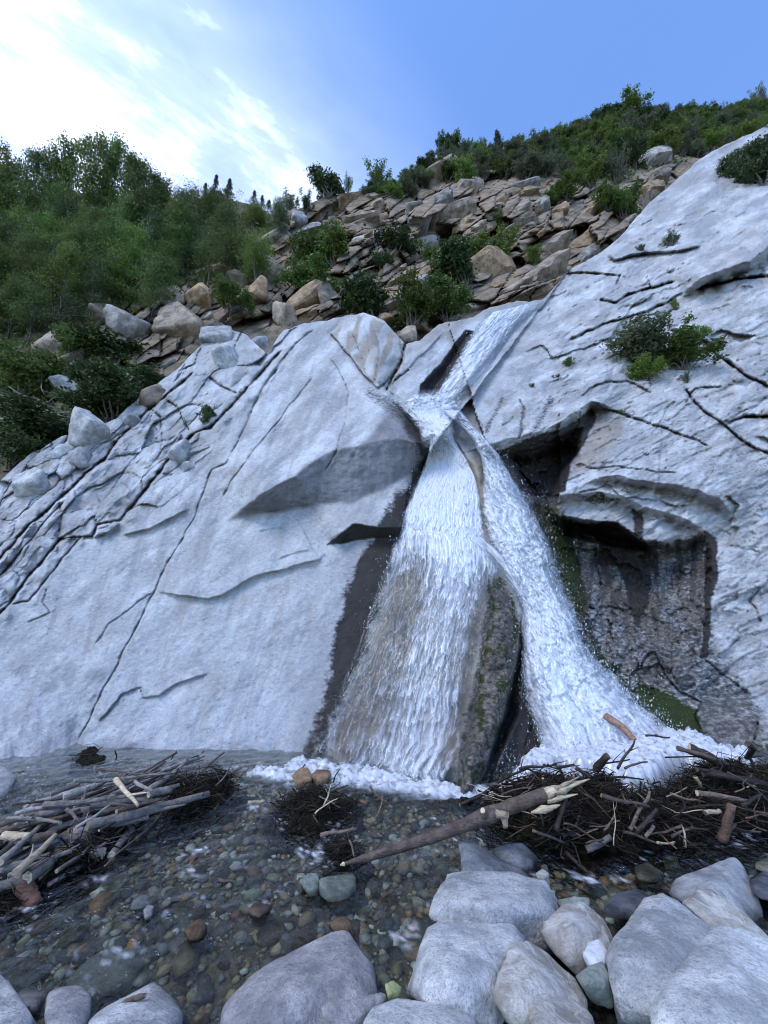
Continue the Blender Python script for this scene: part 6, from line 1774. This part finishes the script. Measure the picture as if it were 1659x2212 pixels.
SHRUBS = [  # kind, leaf, u, v base, h, w, on, label
    ('shrub','dark',255,800,70,150,'hill','dark green spreading bush above the flat pale rock'),('shrub','dark',240,910,95,150,'hill','big dark juniper hanging over the slab edge'),('shrub','dark',90,965,80,150,'hill','low juniper behind the bare branches'),('shrub','dark',20,1010,90,140,'hill','low juniper at the left border above the slab'),('shrub','oak',40,860,110,130,'hill','tangled green bush at the left border'),
    ('shrub','oak',170,780,70,90,'hill','small green bush left of the spreading one'),('shrub','dark',310,860,60,80,'hill','dark bush at the edge of the gravelly gully'),
    ('shrub','oak',690,600,95,110,'hill','round green shrub on the outcrop beside the wood'),('shrub','oak',672,650,80,100,'hill','green shrub just below the round one'),('shrub','fresh',720,575,60,70,'hill','lighter shrub at the shoulder of the round one'),('shrub','dark',848,555,50,80,'hill','dark shrub wedged in the upper outcrop'),('shrub','dark',820,585,34,46,'hill','small dark shrub under the wedged one'),
    ('shrub','dark',815,705,90,125,'hill','dark shrub behind the striped dome'),('shrub','oak',885,700,84,95,'hill','green shrub in the middle of the row above the chute'),('shrub','oak',965,695,95,95,'hill','green shrub at the head of the chute'),('shrub','dark',1005,630,80,120,'hill','broad dark shrub on the outcrop above the chute'),('shrub','oak',960,600,60,80,'hill','green shrub left of the broad dark one'),
    ('shrub','fresh',1065,580,70,80,'hill','light green shrub right of the broad dark one'),('shrub','fresh',1084,515,52,46,'hill','narrow light green shrub high on the outcrop'),('shrub','fresh',1155,572,36,38,'hill','tiny light shrub on the right outcrop'),('shrub','oak',500,670,50,70,'hill','small green shrub among the tan boulders'),('shrub','oak',560,690,44,60,'hill','green shrub right of the ochre block'),
    ('shrub','sage',1395,795,85,135,'rock','pale twiggy bush growing from a crack in the right cliff'),('shrub','oak',1480,800,74,110,'rock','green bush beside the pale twiggy one on the cliff'),('shrub','fresh',1515,750,46,36,'rock','small upright green bush above the cliff bushes'),('shrub','fresh',1400,825,50,60,'rock','light green clump hanging below the twiggy bush'),
    ('shrub','dark',440,925,46,44,'rock','small dark bush growing in the deep slanting crack'),('shrub','fresh',1230,793,18,26,'rock','small leafy tuft alone on the right slab'),('sagebush','sage',1205,822,12,26,'rock','low grass tuft on the right slab'),('sagebush','sage',1150,840,12,16,'rock','tiny grass tuft near the fall'),('sagebush','sage',1485,830,26,22,'rock','grey tuft under the green cliff bush'),
    ('sagebush','sage',1450,532,22,46,'rock','dry grass tuft high on the right slab'),('sagebush','fresh',1600,602,38,50,'rock','grassy clump in the long dark ledge'),('sagebush','sage',1385,547,16,24,'rock','small dry tuft left of the high one'),('sagebush','fresh',1460,672,26,26,'rock','grass in the corner of the branching crack'),
    ('shrub','dark',1620,385,60,70,'rock','dark bush overhanging the top of the right slab'),('shrub','dark',1650,400,80,80,'rock','dark bush cut by the right border'),('shrub','dark',1595,378,40,50,'rock','small dark bush at the slab top'),('sagebush','fresh',1345,900,14,20,'rock','grass at the roof of the hollow'),('sagebush','fresh',1345,1078,14,40,'rock','moss tuft on the curved ledge'),
    ('shrub','oak',1225,435,40,70,'hill','bush on the right part of the outcrop'),('shrub','oak',1345,470,60,70,'hill','bush where the outcrop meets the right slab'),('shrub','oak',1310,455,40,56,'hill','small bush beside the one at the slab'),
    ('shrub','dark',712,425,52,66,'hill','dark windblown shrub on the rocky skyline'),('sagebush','oak',752,420,40,24,'hill','thin shrub right of the windblown one'),('sagebush','oak',815,412,56,70,'hill','spiky grey shrub on the rocky skyline'),('sagebush','oak',625,465,45,46,'hill','spiky shrub at the left end of the ridge'),('sagebush','dark',660,462,40,50,'hill','dark spiky shrub next to the windblown one'),
    ('shrub','dark',958,335,40,32,'hill','dark shrub on the left shoulder of the skyline'),('shrub','oak',993,332,34,48,'hill','round shrub beside the skyline conifer'),('conifer','conifer',1077,330,52,34,'hill','lone dark conifer on the skyline'),('sagebush','oak',1042,328,26,30,'hill','small spiky shrub left of the lone conifer'),
    ('shrub','dark',1310,256,26,40,'hill','dark clump at the top of the ridge'),('shrub','fresh',1370,256,28,70,'hill','green crown at the highest point of the ridge'),('conifer','conifer',1432,262,34,26,'hill','small dark tree on the upper skyline'),('sagebush','sage',1645,245,50,40,'hill','bare twiggy shrub at the right end of the skyline'),
]
for (kd, lk, u, v, h, w, on, lab) in SHRUBS:
    add_plant('conifer' if kd == 'conifer' else 'shrub', kd, lk, u, v, h, w, lab, 'tree' if kd == 'conifer' else 'shrub', 'shrubs on the rocks', -.15 if on == 'hill' else .05, on)
def build_ridge():
    rng = random.Random(23)
    done = []
    n = 0; tries = 0
    tu, tv = np.array(HILL_TOP).T; gu, gv = np.array(TOP).T
    while n < 165 and tries < 8000:
        tries += 1
        u = rng.uniform(780, 1680)
        top = float(np.interp(u, tu, tv)); low = float(np.interp(u, [780, 880, 950, 1130, 1250, 1330, 1420, 1500, 1600, 1680], [418, 420, 385, 375, 392, 395, 345, 340, 320, 290]))
        v = rng.uniform(top + 2, low + 4)
        sz = np.interp(v - top, [0, 30, 100], [14, 24, 36]) * rng.uniform(.8, 1.35)
        if any((u - a) ** 2 + (2.0 * (v - b)) ** 2 < (.42 * (sz + c)) ** 2 for a, b, c in done): continue
        done.append((u, v, sz)); n += 1
        kd, lk = rng.choices((('shrub', 'fresh'), ('shrub', 'oak'), ('sagebush', 'sage'), ('shrub', 'sage'), ('shrub', 'dark')), (3, 3, 3, 3, 1.6))[0]
        tone = {'fresh': 'light green', 'oak': 'mid green', 'sage': 'grey-green', 'dark': 'dark green'}[lk]
        where = 'left shoulder' if u < 1000 else 'above the crags' if u < 1200 else 'middle of ridge' if u < 1400 else 'right end of ridge'
        lvl = 'along the skyline' if v - top < 22 else 'below the skyline'
        add_plant('shrub', kd, lk, u, v + sz * .25, sz, sz * 1.5, '%s brush %s, %s' % (tone, lvl, where), 'shrub', 'brush %s, %s' % (lvl, where), -.1)
build_ridge()
def undergrowth():
    R = np.random.RandomState(51)
    N = 19000
    u = R.uniform(-300, 1700, N); v = R.uniform(240, 1020, N)
    tu, tv = np.array(HILL_TOP).T; gu, gv = np.array(TOP).T
    WOOD = [(-300,430),(150,410),(360,440),(600,470),(590,560),(520,600),(440,640),(340,650),(200,720),(330,800),(300,880),(180,920),(60,990),(-300,1150)]
    RIDGE = [(780,410),(950,340),(1240,275),(1360,238),(1700,215),(1700,300),(1500,345),(1340,395),(1140,370),(960,380),(880,415)]
    m = (inside(u, v, WOOD) | inside(u, v, RIDGE)) & (v > np.interp(u, tu, tv) + 3) & (v < np.interp(u, gu, gv) - 3)
    u, v = u[m], v[m]
    k = 4
    u = np.repeat(u, k) + R.normal(0, 4, len(u) * k); v = np.repeat(v, k) + R.normal(0, 3, len(v) * k)
    Y = hill_Y(u, v) - np.abs(R.normal(0, .25, len(u)))
    C = pt(u, v, Y)
    V, F = leaves(C, 1.0, R)
    c4 = np.repeat(C, 4, 0)
    V = c4 + (V - c4) * np.repeat((Y * .0062), 4)[:, None]
    me = mesh_np('undergrowth', V, F, L_OAK, False)
    tag(link('undergrowth', me), 'low leafy undergrowth covering the hillside', 'undergrowth', None, 'stuff')
undergrowth()

# ================================================================== labels: tell look-alikes apart by their order across the scene
def order_labels():
    W = 'first second third fourth fifth sixth seventh eighth ninth tenth eleventh twelfth thirteenth fourteenth fifteenth sixteenth seventeenth eighteenth nineteenth twentieth twenty-first twenty-second twenty-third twenty-fourth twenty-fifth twenty-sixth twenty-seventh twenty-eighth'.split()
    by = {}
    for o in COL.objects:
        if o.parent is None and o.get('label') and o.get('category'):
            by.setdefault(o['label'], []).append(o)
    for lab, os_ in by.items():
        if len(os_) < 2 or len(os_) > len(W): continue
        os_.sort(key=lambda o: proj(np.array(o.location))[0])
        for k, o in enumerate(os_):
            n = '%s, %s from the left' % (lab, W[k])
            if len(n.split()) <= 16: o['label'] = n
order_labels()
